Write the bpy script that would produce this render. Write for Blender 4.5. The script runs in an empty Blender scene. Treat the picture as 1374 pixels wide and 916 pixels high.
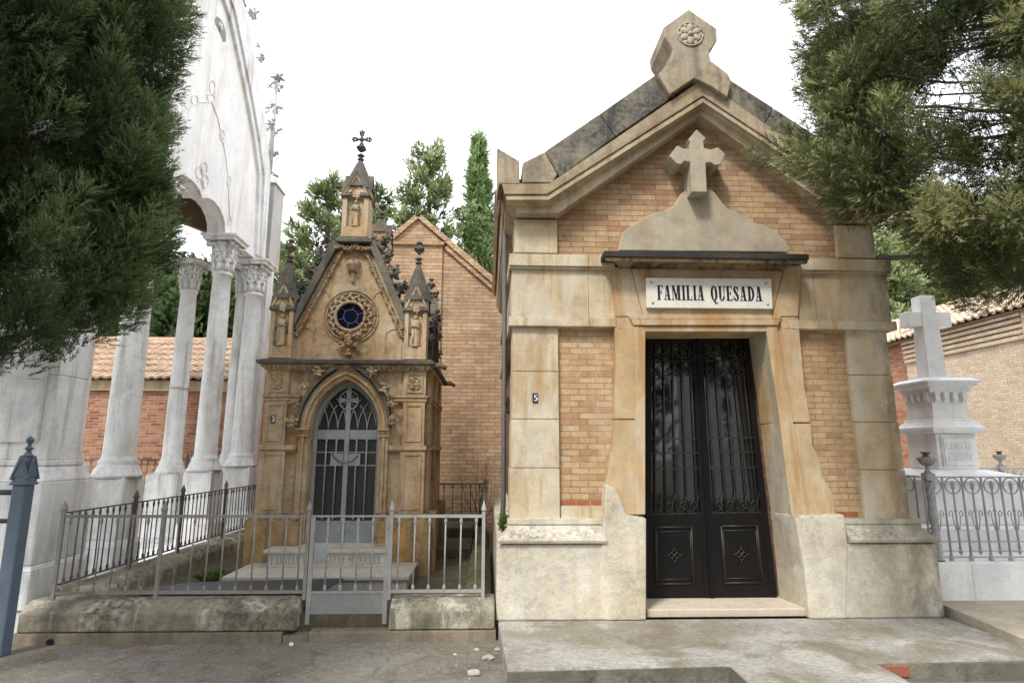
import bpy, math, random
import numpy as np
from mathutils import Vector, Matrix
random.seed(7); RNG = np.random.default_rng(7)
S = bpy.context.scene; COL = S.collection
R = math.radians
# ------------------------------------------------------------------ camera (calibrated from vanishing points)
F = 804.; PX = 687.; PY = 458.; H = 1.83
pt, yw, rl = R(10.36), R(2.24), R(0.2)
_f = Vector((math.sin(yw)*math.cos(pt), math.cos(yw)*math.cos(pt), math.sin(pt)))
_r = Vector((math.cos(yw), -math.sin(yw), 0)); _u = _r.cross(_f)
_r2 = _r*math.cos(rl)+_u*math.sin(rl); _u2 = _u*math.cos(rl)-_r*math.sin(rl)
CAM = Vector((0, 0, H))
def ray(x, y): return _f*F+_r2*(x-PX)-_u2*(y-PY)
def at(x, y, Y):                       # point of the photograph at depth Y
    d = ray(x, y); return CAM+d*(Y/d.y)
def pix(P):
    d = Vector(P)-CAM; z = max(d.dot(_f), .01); return PX+F*d.dot(_r2)/z, PY-F*d.dot(_u2)/z
def atX(x, y, X):
    d = ray(x, y); return CAM+d*(X/d.x)
def atZ(x, y, Z):
    d = ray(x, y); return CAM+d*((Z-H)/d.z)
cd = bpy.data.cameras.new('camera'); cam = bpy.data.objects.new('camera', cd); COL.objects.link(cam)
cd.sensor_width = 36; cd.lens = 36*F/1374; cd.clip_end = 2000; cd.clip_start = .05
M = Matrix((( _r2.x, _u2.x, -_f.x, 0), (_r2.y, _u2.y, -_f.y, 0), (_r2.z, _u2.z, -_f.z, H), (0, 0, 0, 1)))
cam.matrix_world = M; S.camera = cam

# ------------------------------------------------------------------ material helpers
class NT:
    def __init__(s, name):
        s.m = bpy.data.materials.new(name); s.m.use_nodes = True
        s.t = s.m.node_tree; s.n = s.t.nodes; s.l = s.t.links
        s.bsdf = s.n['Principled BSDF']; s.out = s.n['Material Output']
        s.pos = s.n.new('ShaderNodeNewGeometry').outputs['Position']
    def set(s, inp, v):
        if hasattr(v, 'is_linked') or hasattr(v, 'links'): s.l.new(v, inp)
        else:
            if isinstance(v, (tuple, list)) and len(v) == 3 and inp.type == 'RGBA': v = (*v, 1)
            inp.default_value = v
    def math(s, op, a, b=None, clamp=False):
        n = s.n.new('ShaderNodeMath'); n.operation = op; n.use_clamp = clamp
        s.set(n.inputs[0], a)
        if b is not None: s.set(n.inputs[1], b)
        return n.outputs[0]
    def vmul(s, v, k):
        n = s.n.new('ShaderNodeVectorMath'); n.operation = 'MULTIPLY'; s.set(n.inputs[0], v); n.inputs[1].default_value = k; return n.outputs[0]
    def vadd(s, v, k):
        n = s.n.new('ShaderNodeVectorMath'); n.operation = 'ADD'; s.set(n.inputs[0], v); s.set(n.inputs[1], k); return n.outputs[0]
    def noise(s, scale, detail=6, rough=.6, vec=None, dist=0):
        n = s.n.new('ShaderNodeTexNoise'); n.inputs['Scale'].default_value = scale; n.inputs['Detail'].default_value = detail
        n.inputs['Roughness'].default_value = rough; n.inputs['Distortion'].default_value = dist
        s.set(n.inputs['Vector'], vec if vec is not None else s.pos); return n.outputs[0]
    def ramp(s, f, *stops):
        n = s.n.new('ShaderNodeValToRGB'); e = n.color_ramp.elements
        while len(e) < len(stops): e.new(.5)
        for i, (p, c) in enumerate(stops):
            e[i].position = p; e[i].color = (c, c, c, 1) if isinstance(c, (int, float)) else (*c, 1)
        s.set(n.inputs[0], f); return n.outputs[0]
    def mix(s, f, a, b, mode='MIX'):
        n = s.n.new('ShaderNodeMix'); n.data_type = 'RGBA'; n.blend_type = mode
        s.set(n.inputs[0], f); s.set(n.inputs[6], a); s.set(n.inputs[7], b); return n.outputs[2]
    def sep(s, v):
        n = s.n.new('ShaderNodeSeparateXYZ'); s.set(n.inputs[0], v); return n.outputs
    def comb(s, x, y, z):
        n = s.n.new('ShaderNodeCombineXYZ')
        for i, v in enumerate((x, y, z)): s.set(n.inputs[i], v)
        return n.outputs[0]
    def bump(s, h, strength=.4, dist=.01, normal=None):
        n = s.n.new('ShaderNodeBump'); n.inputs['Strength'].default_value = strength; n.inputs['Distance'].default_value = dist
        s.set(n.inputs['Height'], h)
        if normal is not None: s.l.new(normal, n.inputs['Normal'])
        return n.outputs[0]
    def nz(s):
        g = s.n.new('ShaderNodeNewGeometry'); return s.sep(g.outputs['Normal'])[2]
    def done(s, col, rough=.85, normal=None, spec=.3, metal=0):
        s.set(s.bsdf.inputs['Base Color'], col); s.set(s.bsdf.inputs['Roughness'], rough)
        s.bsdf.inputs['Specular IOR Level'].default_value = spec; s.bsdf.inputs['Metallic'].default_value = metal
        if normal is not None: s.l.new(normal, s.bsdf.inputs['Normal'])
        return s.m

def stone(name, a, b, c, lichen=.2, lcol=(.035, .035, .03), top=.5, streak=.5, seam=0, bumps=.35, white=.0, wcol=(.62, .58, .48), rough=.88, patch=1.3, stain=None):
    t = NT(name)
    col = t.mix(t.ramp(t.noise(patch, 7, .62), (.40, 0), (.60, 1)), a, b)
    mott = t.ramp(t.noise(4.5, 8, .68), (.3, .80), (.5, 1.0), (.72, 1.14))
    col = t.mix(1.0, col, mott, 'MULTIPLY')
    sv = t.vmul(t.pos, (5.5, 5.5, .55))
    st = t.ramp(t.noise(1.0, 6, .6, sv, .6), (.49, 0), (.64, streak))
    col = t.mix(st, col, c)
    if white > 0:
        wv = t.ramp(t.noise(1.1, 6, .65, t.vmul(t.vadd(t.pos, (9, 3, 1)), (3.2, 3.2, .9)), .4), (.52, 0), (.6, white))
        col = t.mix(wv, col, wcol)
    # lichen and soot crust: blotches plus growth on faces that look up
    big = t.ramp(t.noise(1.7, 7, .68, t.vadd(t.pos, (4, 7, 2))), (.42, 0), (.6, 1))
    fine = t.ramp(t.noise(17, 9, .75), (.44, 0), (.6, 1))
    up = t.math('MULTIPLY', t.ramp(t.nz(), (.15, 0), (.6, 1)), top)
    lm = t.math('MULTIPLY', t.math('ADD', t.math('MULTIPLY', big, lichen), up, True), t.math('ADD', t.math('MULTIPLY', fine, .75), .25), True)
    col = t.mix(lm, col, lcol)
    if stain:
        mr = t.n.new('ShaderNodeMapRange'); mr.inputs[1].default_value = stain[0]; mr.inputs[2].default_value = stain[1]; t.l.new(t.sep(t.pos)[0], mr.inputs[0])
        sm_ = t.math('MULTIPLY', mr.outputs[0], t.ramp(t.noise(3.2, 7, .7, t.vmul(t.pos, (1.4, 1.4, .8))), (.34, 0), (.56, stain[2])))
        col = t.mix(sm_, col, (.13, .12, .085))
    g = t.ramp(t.noise(110, 4, .7), (.3, .82), (.7, 1.1))
    col = t.mix(1.0, col, g, 'MULTIPLY')
    h = t.math('ADD', t.noise(60, 6, .7), t.math('MULTIPLY', t.noise(9, 5, .6), 2.2))
    return t.done(col, rough, t.bump(h, bumps, .012))

def brick(name, tones, mortar, w, h, ms, bias=0, rough=.9, bumps=.6, dirt=.25, jit=.02, squash=1.0):
    t = NT(name)
    p = t.sep(t.pos)
    wob = t.math('MULTIPLY', t.math('SUBTRACT', t.noise(5, 3), .5), jit)
    u = t.math('ADD', t.math('ADD', p[0], p[1]), wob)
    v = t.math('ADD', p[2], t.math('MULTIPLY', t.math('SUBTRACT', t.noise(3.1, 3), .5), jit*.7))
    n = t.n.new('ShaderNodeTexBrick'); t.l.new(t.comb(u, v, 0.0), n.inputs['Vector'])
    n.inputs['Color1'].default_value = (0, 0, 0, 1); n.inputs['Color2'].default_value = (1, 1, 1, 1); n.inputs['Mortar'].default_value = (.5, .5, .5, 1)
    n.inputs['Scale'].default_value = 1; n.inputs['Mortar Size'].default_value = ms; n.inputs['Mortar Smooth'].default_value = .25
    n.inputs['Brick Width'].default_value = w; n.inputs['Row Height'].default_value = h; n.offset = .5
    k = len(tones)
    col = t.ramp(n.outputs['Color'], *[((i+.5)/k, c) for i, c in enumerate(tones)])
    col = t.mix(t.ramp(t.noise(40, 6, .7), (.3, 0), (.8, .35)), col, tuple(x*.55 for x in tones[0]))
    mcol = t.mix(t.ramp(t.noise(6, 5), (.35, 0), (.7, 1)), mortar, tuple(x*.6 for x in mortar))
    col = t.mix(n.outputs['Fac'], col, mcol)
    d = t.ramp(t.noise(.9, 7, .65, t.vmul(t.pos, (1.6, 1.6, .8))), (.42, 0), (.75, dirt))
    col = t.mix(d, col, (.10, .075, .05))
    sv = t.ramp(t.noise(1.0, 7, .7, t.vmul(t.vadd(t.pos, (2, 2, 5)), (2.6, 2.6, 1.1))), (.55, 0), (.68, .2))
    col = t.mix(sv, col, (.62, .54, .42))
    col = t.mix(1.0, col, t.ramp(t.noise(14, 7, .7), (.3, .78), (.7, 1.15)), 'MULTIPLY')
    hgt = t.math('ADD', t.math('MULTIPLY', t.math('SUBTRACT', 1.0, n.outputs['Fac']), 1.0), t.math('MULTIPLY', t.noise(45, 6, .7), .5))
    return t.done(col, rough, t.bump(hgt, bumps, .008))

def marble(name, base=(.72, .71, .68), vein=(.45, .46, .48), warm=(.6, .52, .4), wa=.3, rough=.5, dirt=.25, top=.25):
    t = NT(name)
    col = t.mix(t.ramp(t.noise(1.6, 8, .6, None, 1.6), (.45, 0), (.62, .45)), base, vein)
    v2 = t.ramp(t.noise(2.3, 8, .7, t.vmul(t.pos, (1, 1, 2.2)), 2.5), (.485, 0), (.5, .5), (.515, 0))
    col = t.mix(v2, col, tuple(x*.7 for x in vein))
    col = t.mix(t.ramp(t.noise(1.2, 6, .6, t.vmul(t.vadd(t.pos, (3, 5, 1)), (3, 3, .6))), (.5, 0), (.75, wa)), col, warm)
    run = t.ramp(t.noise(1.0, 7, .7, t.vmul(t.vadd(t.pos, (6, 1, 2)), (7, 7, .5))), (.52, 0), (.66, dirt*1.1))
    col = t.mix(run, col, (.34, .33, .30))
    fine = t.ramp(t.noise(13, 8, .7), (.45, 0), (.65, 1))
    big = t.ramp(t.noise(1.4, 5, .6, t.vadd(t.pos, (1, 8, 3))), (.5, 0), (.8, dirt))
    up = t.math('MULTIPLY', t.ramp(t.nz(), (.2, 0), (.8, 1)), top)
    col = t.mix(t.math('MULTIPLY', t.math('ADD', big, up, True), fine, True), col, (.16, .155, .14))
    return t.done(col, rough, t.bump(t.noise(30, 5), .12, .01), .4)

def metal(name, base, rust=(.16, .07, .03), ra=.3, rough=.55, met=.0, var=.25):
    t = NT(name)
    col = t.mix(t.ramp(t.noise(9, 6, .65), (.3, 0), (.75, 1)), base, tuple(x*(1-var) for x in base))
    col = t.mix(t.ramp(t.noise(5, 8, .7, t.vmul(t.pos, (1, 1, .5))), (.55, 0), (.68, ra)), col, rust)
    return t.done(col, rough, t.bump(t.noise(70, 5, .7), .2, .004), .45, met)

def plain(name, col, rough=.7, spec=.3, metalv=0, var=.15, scale=20):
    t = NT(name)
    c = t.mix(t.noise(scale, 5), tuple(x*(1-var) for x in col), tuple(min(1, x*(1+var)) for x in col))
    return t.done(c, rough, None, spec, metalv)

def leafmat(name, dark, light, tip=None, transl=.25):
    t = NT(name)
    a = t.n.new('ShaderNodeAttribute'); a.attribute_name = 'tint'
    col = t.ramp(a.outputs['Fac'], (0, dark), (.8, light), (1, tip or light))
    t.set(t.bsdf.inputs['Base Color'], col); t.bsdf.inputs['Roughness'].default_value = .6; t.bsdf.inputs['Specular IOR Level'].default_value = .25
    tr = t.n.new('ShaderNodeBsdfTranslucent'); t.l.new(col, tr.inputs[0])
    ms = t.n.new('ShaderNodeMixShader'); ms.inputs[0].default_value = transl
    t.l.new(t.bsdf.outputs[0], ms.inputs[1]); t.l.new(tr.outputs[0], ms.inputs[2]); t.l.new(ms.outputs[0], t.out.inputs[0])
    return t.m

MT = {}
MT['q_stone'] = stone('ochre_sandstone', (.52, .40, .25), (.63, .54, .39), (.44, .30, .16), lichen=.16, lcol=(.22, .18, .12), top=.75, streak=.85, white=.6, stain=(4.34, 4.6, .9))
MT['q_frame'] = stone('golden_sandstone', (.50, .35, .19), (.58, .45, .28), (.45, .26, .12), lichen=.10, lcol=(.25, .17, .10), top=.6, streak=.85, white=.35)
MT['q_plinth'] = stone('limewashed_stone', (.64, .57, .44), (.70, .66, .56), (.54, .42, .25), lichen=.34, lcol=(.14, .13, .10), top=.5, streak=.35, bumps=.6, rough=.93, stain=(3.9, 4.75, .8))
MT['q_coping'] = stone('black_crusted_sandstone', (.33, .29, .21), (.21, .19, .155), (.08, .075, .065), lichen=1.0, lcol=(.045, .045, .043), top=.9, streak=.8)
MT['q_crown'] = stone('grey_weathered_sandstone', (.48, .38, .25), (.40, .34, .245), (.18, .155, .12), lichen=.5, lcol=(.07, .068, .06), top=.9, streak=.6)
MT['q_ledge'] = stone('sooty_ledge_stone', (.07, .06, .05), (.035, .035, .032), (.02, .02, .02), lichen=.6, top=.3)
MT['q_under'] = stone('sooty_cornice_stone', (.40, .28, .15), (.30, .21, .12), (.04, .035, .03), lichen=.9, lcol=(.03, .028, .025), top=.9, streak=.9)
MT['q_cross'] = stone('grey_cross_stone', (.42, .36, .27), (.47, .41, .31), (.36, .25, .15), lichen=.12, top=.3, streak=.3)
MT['c_stone'] = stone('honey_carved_stone', (.49, .335, .185), (.55, .43, .285), (.42, .23, .09), lichen=.55, lcol=(.085, .07, .05), top=1.0, streak=.8, white=.55, wcol=(.62, .54, .41))
MT['c_base'] = stone('damp_orange_stone', (.50, .30, .11), (.42, .30, .16), (.14, .12, .08), lichen=.8, lcol=(.06, .055, .04), top=.8, streak=.7)
MT['c_dark'] = stone('blackened_carved_stone', (.13, .12, .10), (.19, .165, .125), (.05, .05, .045), lichen=.7, lcol=(.03, .03, .03), top=.7)
MT['kerb'] = stone('mossy_kerb_stone', (.38, .34, .25), (.25, .225, .17), (.15, .14, .10), lichen=.85, lcol=(.085, .08, .055), top=.35, streak=.4, bumps=1.0, white=.95, wcol=(.58, .54, .44), patch=3.0)
MT['moss_kerb'] = stone('green_mossy_stone', (.20, .175, .12), (.12, .125, .06), (.08, .075, .05), lichen=.7, lcol=(.055, .075, .02), top=.5, bumps=1)
MT['kerb_low'] = stone('worn_brown_kerb_stone', (.30, .25, .175), (.24, .20, .14), (.15, .12, .08), lichen=.4, lcol=(.09, .08, .06), top=.5, bumps=.6)
t = NT('weathered_concrete')
c = t.mix(t.ramp(t.noise(1.3, 8, .65, t.vadd(t.pos, (2, 3, 0))), (.42, 0), (.58, 1)), (.27, .245, .195), (.38, .37, .335))
c = t.mix(t.ramp(t.noise(2.1, 8, .7, t.vadd(t.pos, (7, 1, 0)), .5), (.52, 0), (.60, .55)), c, (.52, .50, .45))
c = t.mix(t.ramp(t.noise(1.5, 8, .7, t.vadd(t.pos, (1, 9, 0)), .6), (.51, 0), (.60, .7)), c, (.18, .155, .11))
c = t.mix(t.ramp(t.noise(1.1, 6, .7, t.vadd(t.pos, (5, 5, 0))), (.58, 0), (.68, .35)), c, (.12, .12, .05))
c = t.mix(t.ramp(t.noise(26, 8, .75), (.46, 0), (.62, .55)), c, (.14, .125, .095))
c = t.mix(t.ramp(t.noise(60, 6, .75), (.62, 0), (.68, .5)), c, (.62, .6, .55))
MT['concrete'] = t.done(c, .9, t.bump(t.math('ADD', t.noise(70, 7, .75), t.math('MULTIPLY', t.noise(7, 6), 2.0)), .6, .015))
MT['concrete_edge'] = stone('grimy_concrete_edge', (.24, .23, .18), (.16, .155, .12), (.10, .10, .075), lichen=.6, lcol=(.06, .06, .04), top=.4, bumps=.8)
MT['slab'] = stone('sandy_paving', (.50, .43, .33), (.44, .39, .31), (.33, .26, .17), lichen=.25, lcol=(.2, .17, .12), top=.3, streak=.2, bumps=.4)
MT['sill'] = marble('cream_marble', (.66, .58, .46), (.56, .48, .37), (.5, .38, .24), .4, .45, .3, .2)
MT['marble'] = marble('white_marble', (.90, .90, .89), (.66, .67, .70), (.66, .58, .46), .25, .4, .15, .1)
MT['p_marble'] = marble('weathered_grey_marble', (.85, .85, .83), (.58, .60, .62), (.46, .37, .26), .75, .55, .6, .4)
MT['pin'] = marble('grey_pinnacle_marble', (.52, .51, .48), (.36, .36, .36), (.4, .33, .25), .6, .6, .6, .5)
MT['p_wall'] = marble('cream_veined_marble', (.87, .86, .83), (.72, .71, .69), (.60, .47, .32), .6, .5, .3, .2)
MT['step'] = marble('grey_step_marble', (.50, .48, .43), (.36, .34, .30), (.3, .25, .18), .5, .6, .7, .5)
MT['q_brick'] = brick('yellow_brick', [(.50, .32, .17), (.53, .35, .185), (.56, .385, .21), (.57, .40, .22), (.59, .41, .23), (.54, .36, .19), (.61, .45, .28), (.51, .31, .17), (.47, .27, .145)], (.41, .29, .18), .19, .066, .006, dirt=.2)
MT['g_brick'] = brick('long_tan_brick', [(.44, .28, .155), (.49, .325, .18), (.52, .355, .20), (.54, .38, .215), (.50, .33, .185), (.54, .39, .24), (.41, .235, .14), (.40, .225, .13)], (.22, .145, .09), .29, .066, .0035, dirt=.25)
MT['b_brick'] = brick('brown_rough_brick', [(.46, .30, .18), (.55, .375, .235), (.59, .41, .26), (.61, .435, .28), (.55, .375, .235), (.48, .30, .18)], (.36, .25, .155), .30, .078, .006, dirt=.4, jit=.05, bumps=.9)
MT['l_brick'] = brick('orange_brick', [(.26, .09, .05), (.36, .15, .085), (.43, .20, .12), (.47, .26, .16), (.34, .13, .075)], (.42, .34, .26), .24, .07, .008, dirt=.15)
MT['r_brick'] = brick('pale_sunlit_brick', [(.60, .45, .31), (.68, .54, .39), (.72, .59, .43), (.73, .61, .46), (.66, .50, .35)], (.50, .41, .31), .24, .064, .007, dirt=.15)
MT['rr_brick'] = brick('red_old_brick', [(.36, .12, .07), (.42, .18, .10), (.50, .30, .18), (.44, .20, .12)], (.34, .25, .19), .24, .064, .007, dirt=.2)
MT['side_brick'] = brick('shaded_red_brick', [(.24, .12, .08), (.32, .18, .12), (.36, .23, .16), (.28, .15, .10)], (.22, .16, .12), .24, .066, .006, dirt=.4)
MT['tile'] = stone('terracotta_roof_tile', (.50, .31, .20), (.58, .43, .30), (.30, .20, .14), lichen=.5, lcol=(.16, .13, .10), top=.3, streak=.3, patch=5, bumps=.5, white=.5, wcol=(.6, .5, .38))
MT['tile_pale'] = stone('sunbleached_roof_tile', (.66, .55, .40), (.58, .44, .30), (.40, .28, .2), lichen=.25, lcol=(.3, .22, .15), top=.3, patch=5, white=.5, wcol=(.7, .62, .48))
MT['fascia'] = stone('cream_render', (.56, .46, .30), (.50, .40, .26), (.38, .28, .17), lichen=.2, top=.3)
MT['orange'] = plain('orange_limewash', (.62, .30, .10), .9)
MT['pink'] = plain('pink_mastic', (.42, .15, .13), .8)
MT['vault'] = stone('brown_vault_brick', (.25, .165, .11), (.20, .13, .09), (.12, .08, .055), lichen=.2, top=0)
MT['iron'] = metal('grey_painted_iron', (.29, .275, .245), ra=.8, rust=(.17, .10, .06), rough=.6)
MT['iron_dark'] = metal('dark_wrought_iron', (.105, .10, .09), rust=(.16, .09, .05), ra=.6, rough=.6)
MT['gate'] = metal('pale_grey_sheet_metal', (.30, .30, .285), ra=.25, rust=(.2, .12, .06), rough=.6)
MT['gate_bar'] = metal('grey_gate_bars', (.38, .38, .36), ra=.7, rust=(.22, .14, .08), rough=.6)
MT['cdoor'] = metal('grey_green_door_paint', (.33, .35, .355), ra=.25, rust=(.15, .12, .09), rough=.55, var=.3)
MT['m_iron'] = metal('silver_grey_ironwork', (.40, .40, .395), ra=.35, rough=.5)
MT['rustcap'] = metal('rusted_iron', (.17, .08, .04), ra=.6, rough=.8)
MT['post'] = metal('blue_grey_post_paint', (.12, .16, .21), rust=(.07, .075, .08), ra=.6, rough=.42, var=.2)
MT['black'] = metal('black_door_paint', (.009, .008, .008), rust=(.04, .03, .02), ra=.15, rough=.5); MT['black'].node_tree.nodes['Principled BSDF'].inputs['Specular IOR Level'].default_value = .2
MT['black_edge'] = metal('rubbed_black_ironwork', (.028, .026, .022), rust=(.12, .10, .07), ra=.5, rough=.45)
MT['plate'] = plain('white_plaque_marble', (.76, .74, .66), .4, .4)
MT['ink'] = plain('black_lettering', (.012, .014, .03), .6)
MT['brass'] = plain('brass_screw', (.55, .42, .16), .35, .5, .8)
MT['navy'] = plain('dark_blue_enamel', (.015, .02, .045), .3, .5)
MT['white'] = plain('white_enamel', (.8, .8, .78), .35, .4, 0, .05)
MT['faded'] = plain('faded_grey_lettering', (.33, .32, .29), .8)
MT['sheet'] = plain('dark_slate_sheet', (.045, .045, .05), .45, .4, 0, .3, 6)
MT['darkin'] = plain('dark_interior', (.02, .018, .016), .9)
MT['bark'] = stone('cypress_bark', (.16, .12, .09), (.11, .085, .065), (.06, .05, .04), lichen=.3, top=.2, bumps=1)
MT['plaster'] = stone('pale_plaster', (.6, .56, .48), (.55, .5, .42), (.4, .34, .26), lichen=.2, top=.3)
def _glass(name, col, rough):
    t = NT(name); c = t.mix(t.noise(3, 4), col, tuple(x*.5 for x in col))
    m = t.done(c, rough, t.bump(t.noise(2.2, 2), .04, .02), .5); t.bsdf.inputs['IOR'].default_value = 1.62 if rough < .1 else 1.5; return m
MT['glass'] = _glass('dark_window_glass', (.012, .013, .014), .04)
MT['glass2'] = _glass('dusty_window_glass', (.035, .036, .036), .22)
MT['blue'] = _glass('deep_blue_stained_glass', (.008, .01, .035), .15)
MT['leaf_l'] = leafmat('deep_green_cypress', (.020, .036, .013), (.095, .148, .052), (.18, .24, .10), .4)
MT['leaf_r'] = leafmat('olive_cypress', (.030, .042, .014), (.105, .135, .045), (.36, .36, .16), .38)
MT['leaf_b'] = leafmat('sunlit_conifer', (.09, .13, .045), (.29, .35, .155), (.52, .55, .33), .5)
MT['leaf_c'] = leafmat('bright_cypress', (.10, .16, .05), (.25, .36, .14), (.42, .52, .26), .5)
MT['leaf_w'] = leafmat('weed_green', (.05, .09, .015), (.12, .20, .03), (.2, .3, .06), .3)
MT['leaf_y'] = leafmat('yellowish_shrub', (.10, .13, .03), (.24, .27, .08), (.40, .40, .16), .3)

# ------------------------------------------------------------------ mesh builder
WL = {}
class MB:
    def __init__(s): s.v = []; s.f = []; s.sm = []; s.cuts = []
    def cut(s): s.cuts.append((len(s.v), len(s.f))); return s
    def add(s, vs, fs, smooth=False):
        o = len(s.v); s.v += [tuple(p) for p in vs]; s.f += [tuple(i+o for i in f) for f in fs]; s.sm += [smooth]*len(fs); return s
    def box(s, x0, x1, y0, y1, z0, z1):
        return s.add([(x0,y0,z0),(x1,y0,z0),(x1,y1,z0),(x0,y1,z0),(x0,y0,z1),(x1,y0,z1),(x1,y1,z1),(x0,y1,z1)],
                     [(0,3,2,1),(4,5,6,7),(0,1,5,4),(1,2,6,5),(2,3,7,6),(3,0,4,7)])
    def frus(s, x0, x1, y0, y1, z0, X0, X1, Y0, Y1, z1):
        return s.add([(x0,y0,z0),(x1,y0,z0),(x1,y1,z0),(x0,y1,z0),(X0,Y0,z1),(X1,Y0,z1),(X1,Y1,z1),(X0,Y1,z1)],
                     [(0,3,2,1),(4,5,6,7),(0,1,5,4),(1,2,6,5),(2,3,7,6),(3,0,4,7)])
    def prismY(s, pts, y0, y1):            # pts = (x, z)
        n = len(pts); a = sum(pts[i][0]*pts[(i+1)%n][1]-pts[(i+1)%n][0]*pts[i][1] for i in range(n))
        if a < 0: pts = pts[::-1]
        vs = [(p[0], y0, p[1]) for p in pts]+[(p[0], y1, p[1]) for p in pts]
        return s.add(vs, [tuple(range(n)), tuple(range(2*n-1, n-1, -1))]+[((i+1)%n, i, i+n, (i+1)%n+n) for i in range(n)])
    def prismX(s, pts, x0, x1):            # pts = (y, z)
        n = len(pts); a = sum(pts[i][0]*pts[(i+1)%n][1]-pts[(i+1)%n][0]*pts[i][1] for i in range(n))
        if a < 0: pts = pts[::-1]
        vs = [(x0, p[0], p[1]) for p in pts]+[(x1, p[0], p[1]) for p in pts]
        return s.add(vs, [tuple(range(n-1, -1, -1)), tuple(range(n, 2*n))]+[(i, (i+1)%n, (i+1)%n+n, i+n) for i in range(n)])
    def prismZ(s, pts, z0, z1):
        n = len(pts); a = sum(pts[i][0]*pts[(i+1)%n][1]-pts[(i+1)%n][0]*pts[i][1] for i in range(n))
        if a < 0: pts = pts[::-1]
        vs = [(p[0], p[1], z0) for p in pts]+[(p[0], p[1], z1) for p in pts]
        return s.add(vs, [tuple(range(n-1, -1, -1)), tuple(range(n, 2*n))]+[(i, (i+1)%n, (i+1)%n+n, i+n) for i in range(n)])
    def ppx(s, pix, Y, y0, y1):            # polygon traced at depth Y, extruded y0..y1
        q = [at(x, y, Y) for x, y in pix]; return s.prismY([(p.x, p.z) for p in q], y0, y1)
    def lathe(s, prof, cx, cy, n=20, rot=0, sq=1.0):   # prof = (r, z)
        vs = []; fs = []
        for r_, z in prof:
            for i in range(n):
                a = rot+2*math.pi*i/n; vs.append((cx+r_*math.cos(a)*sq, cy+r_*math.sin(a), z))
        for j in range(len(prof)-1):
            for i in range(n): fs.append((j*n+i, j*n+(i+1)%n, (j+1)*n+(i+1)%n, (j+1)*n+i))
        m = len(prof)-1
        fs.append(tuple(range(n-1, -1, -1))); fs.append(tuple(m*n+i for i in range(n)))
        return s.add(vs, fs, n > 8)
    def sqlathe(s, prof, cx, cy):          # square section
        return s.lathe([(r_*math.sqrt(2), z) for r_, z in prof], cx, cy, 4, math.pi/4)
    def tube(s, pts, r, n=6, r1=None):
        pts = [Vector(p) for p in pts]; vs = []; fs = []; m = len(pts)
        for k, p in enumerate(pts):
            d = (pts[min(k+1, m-1)]-pts[max(k-1, 0)])
            if d.length < 1e-9: d = Vector((0, 0, 1))
            d.normalize()
            a = Vector((0, 0, 1)) if abs(d.z) < .9 else Vector((0, 1, 0))
            u = d.cross(a).normalized(); w = d.cross(u)
            rr = r if r1 is None else r+(r1-r)*k/(m-1)
            for i in range(n):
                an = 2*math.pi*i/n; vs.append(p+(u*math.cos(an)+w*math.sin(an))*rr)
        for k in range(m-1):
            for i in range(n): fs.append((k*n+i, k*n+(i+1)%n, (k+1)*n+(i+1)%n, (k+1)*n+i))
        fs.append(tuple(range(n-1, -1, -1))); fs.append(tuple((m-1)*n+i for i in range(n)))
        return s.add(vs, fs, n > 4)
    def bar(s, a, b, w, d=None):           # rectangular bar between two points, w across X, d across Y
        a = Vector(a); b = Vector(b); d = w if d is None else d; v = (b-a).normalized()
        ref = Vector((0, 1, 0)) if abs(v.y) < .9 else Vector((0, 0, 1))
        u = v.cross(ref).normalized(); q = u.cross(v).normalized(); vs = []
        for p in (a, b):
            for su, sq_ in ((-1,-1),(1,-1),(1,1),(-1,1)): vs.append(p+u*su*w/2+q*sq_*d/2)
        return s.add(vs, [(0,3,2,1),(4,5,6,7),(0,1,5,4),(1,2,6,5),(2,3,7,6),(3,0,4,7)])
    def blob(s, c, r, q=None):             # ellipsoid, r = (rx,ry,rz)
        if q is None: q = Matrix.Identity(3)
        o = len(s.v); vs = [Vector(c)+q@Vector((p[0]*r[0], p[1]*r[1], p[2]*r[2])) for p in BV]
        return s.add(vs, BF, True)
    def ring(s, c, R0, r, axis='y', n=24, m=8, a0=0, a1=2*math.pi, R1=None):
        pts = []
        full = abs(a1-a0-2*math.pi) < 1e-6
        R1 = R0 if R1 is None else R1
        for i in range(n+1):
            a = a0+(a1-a0)*i/n; rr = R0+(R1-R0)*i/n
            if axis == 'y': pts.append((c[0]+rr*math.cos(a), c[1], c[2]+rr*math.sin(a)))
            elif axis == 'x': pts.append((c[0], c[1]+rr*math.cos(a), c[2]+rr*math.sin(a)))
            else: pts.append((c[0]+rr*math.cos(a), c[1]+rr*math.sin(a), c[2]))
        return s.tube(pts, r, m)
    def clump(s, c, size, n, seed=0, flat=1.0, dirv=(0, -1, 0)):   # carved leaf clump
        rn = random.Random(seed); c = Vector(c)
        for i in range(n):
            d = Vector((rn.gauss(0, 1), rn.gauss(0, .6), rn.gauss(0, 1))).normalized()
            e = d.to_track_quat('Z', 'Y').to_matrix()
            k = size*rn.uniform(.22, .36)
            p = c+Vector((d.x, d.y*flat, d.z))*size*rn.uniform(.3, .55)
            s.blob(p, (k*.62, k*.36, k*.8), e)
        s.blob(c, (size*.32, size*.32*flat, size*.32)); return s
    def loft(s, lines, smooth=False):
        vs = []; fs = []; n = len(lines[0])
        for L in lines: vs += list(L)
        for j in range(len(lines)-1):
            for i in range(n-1): fs.append((j*n+i, j*n+i+1, (j+1)*n+i+1, (j+1)*n+i))
        return s.add(vs, fs, smooth)
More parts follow.
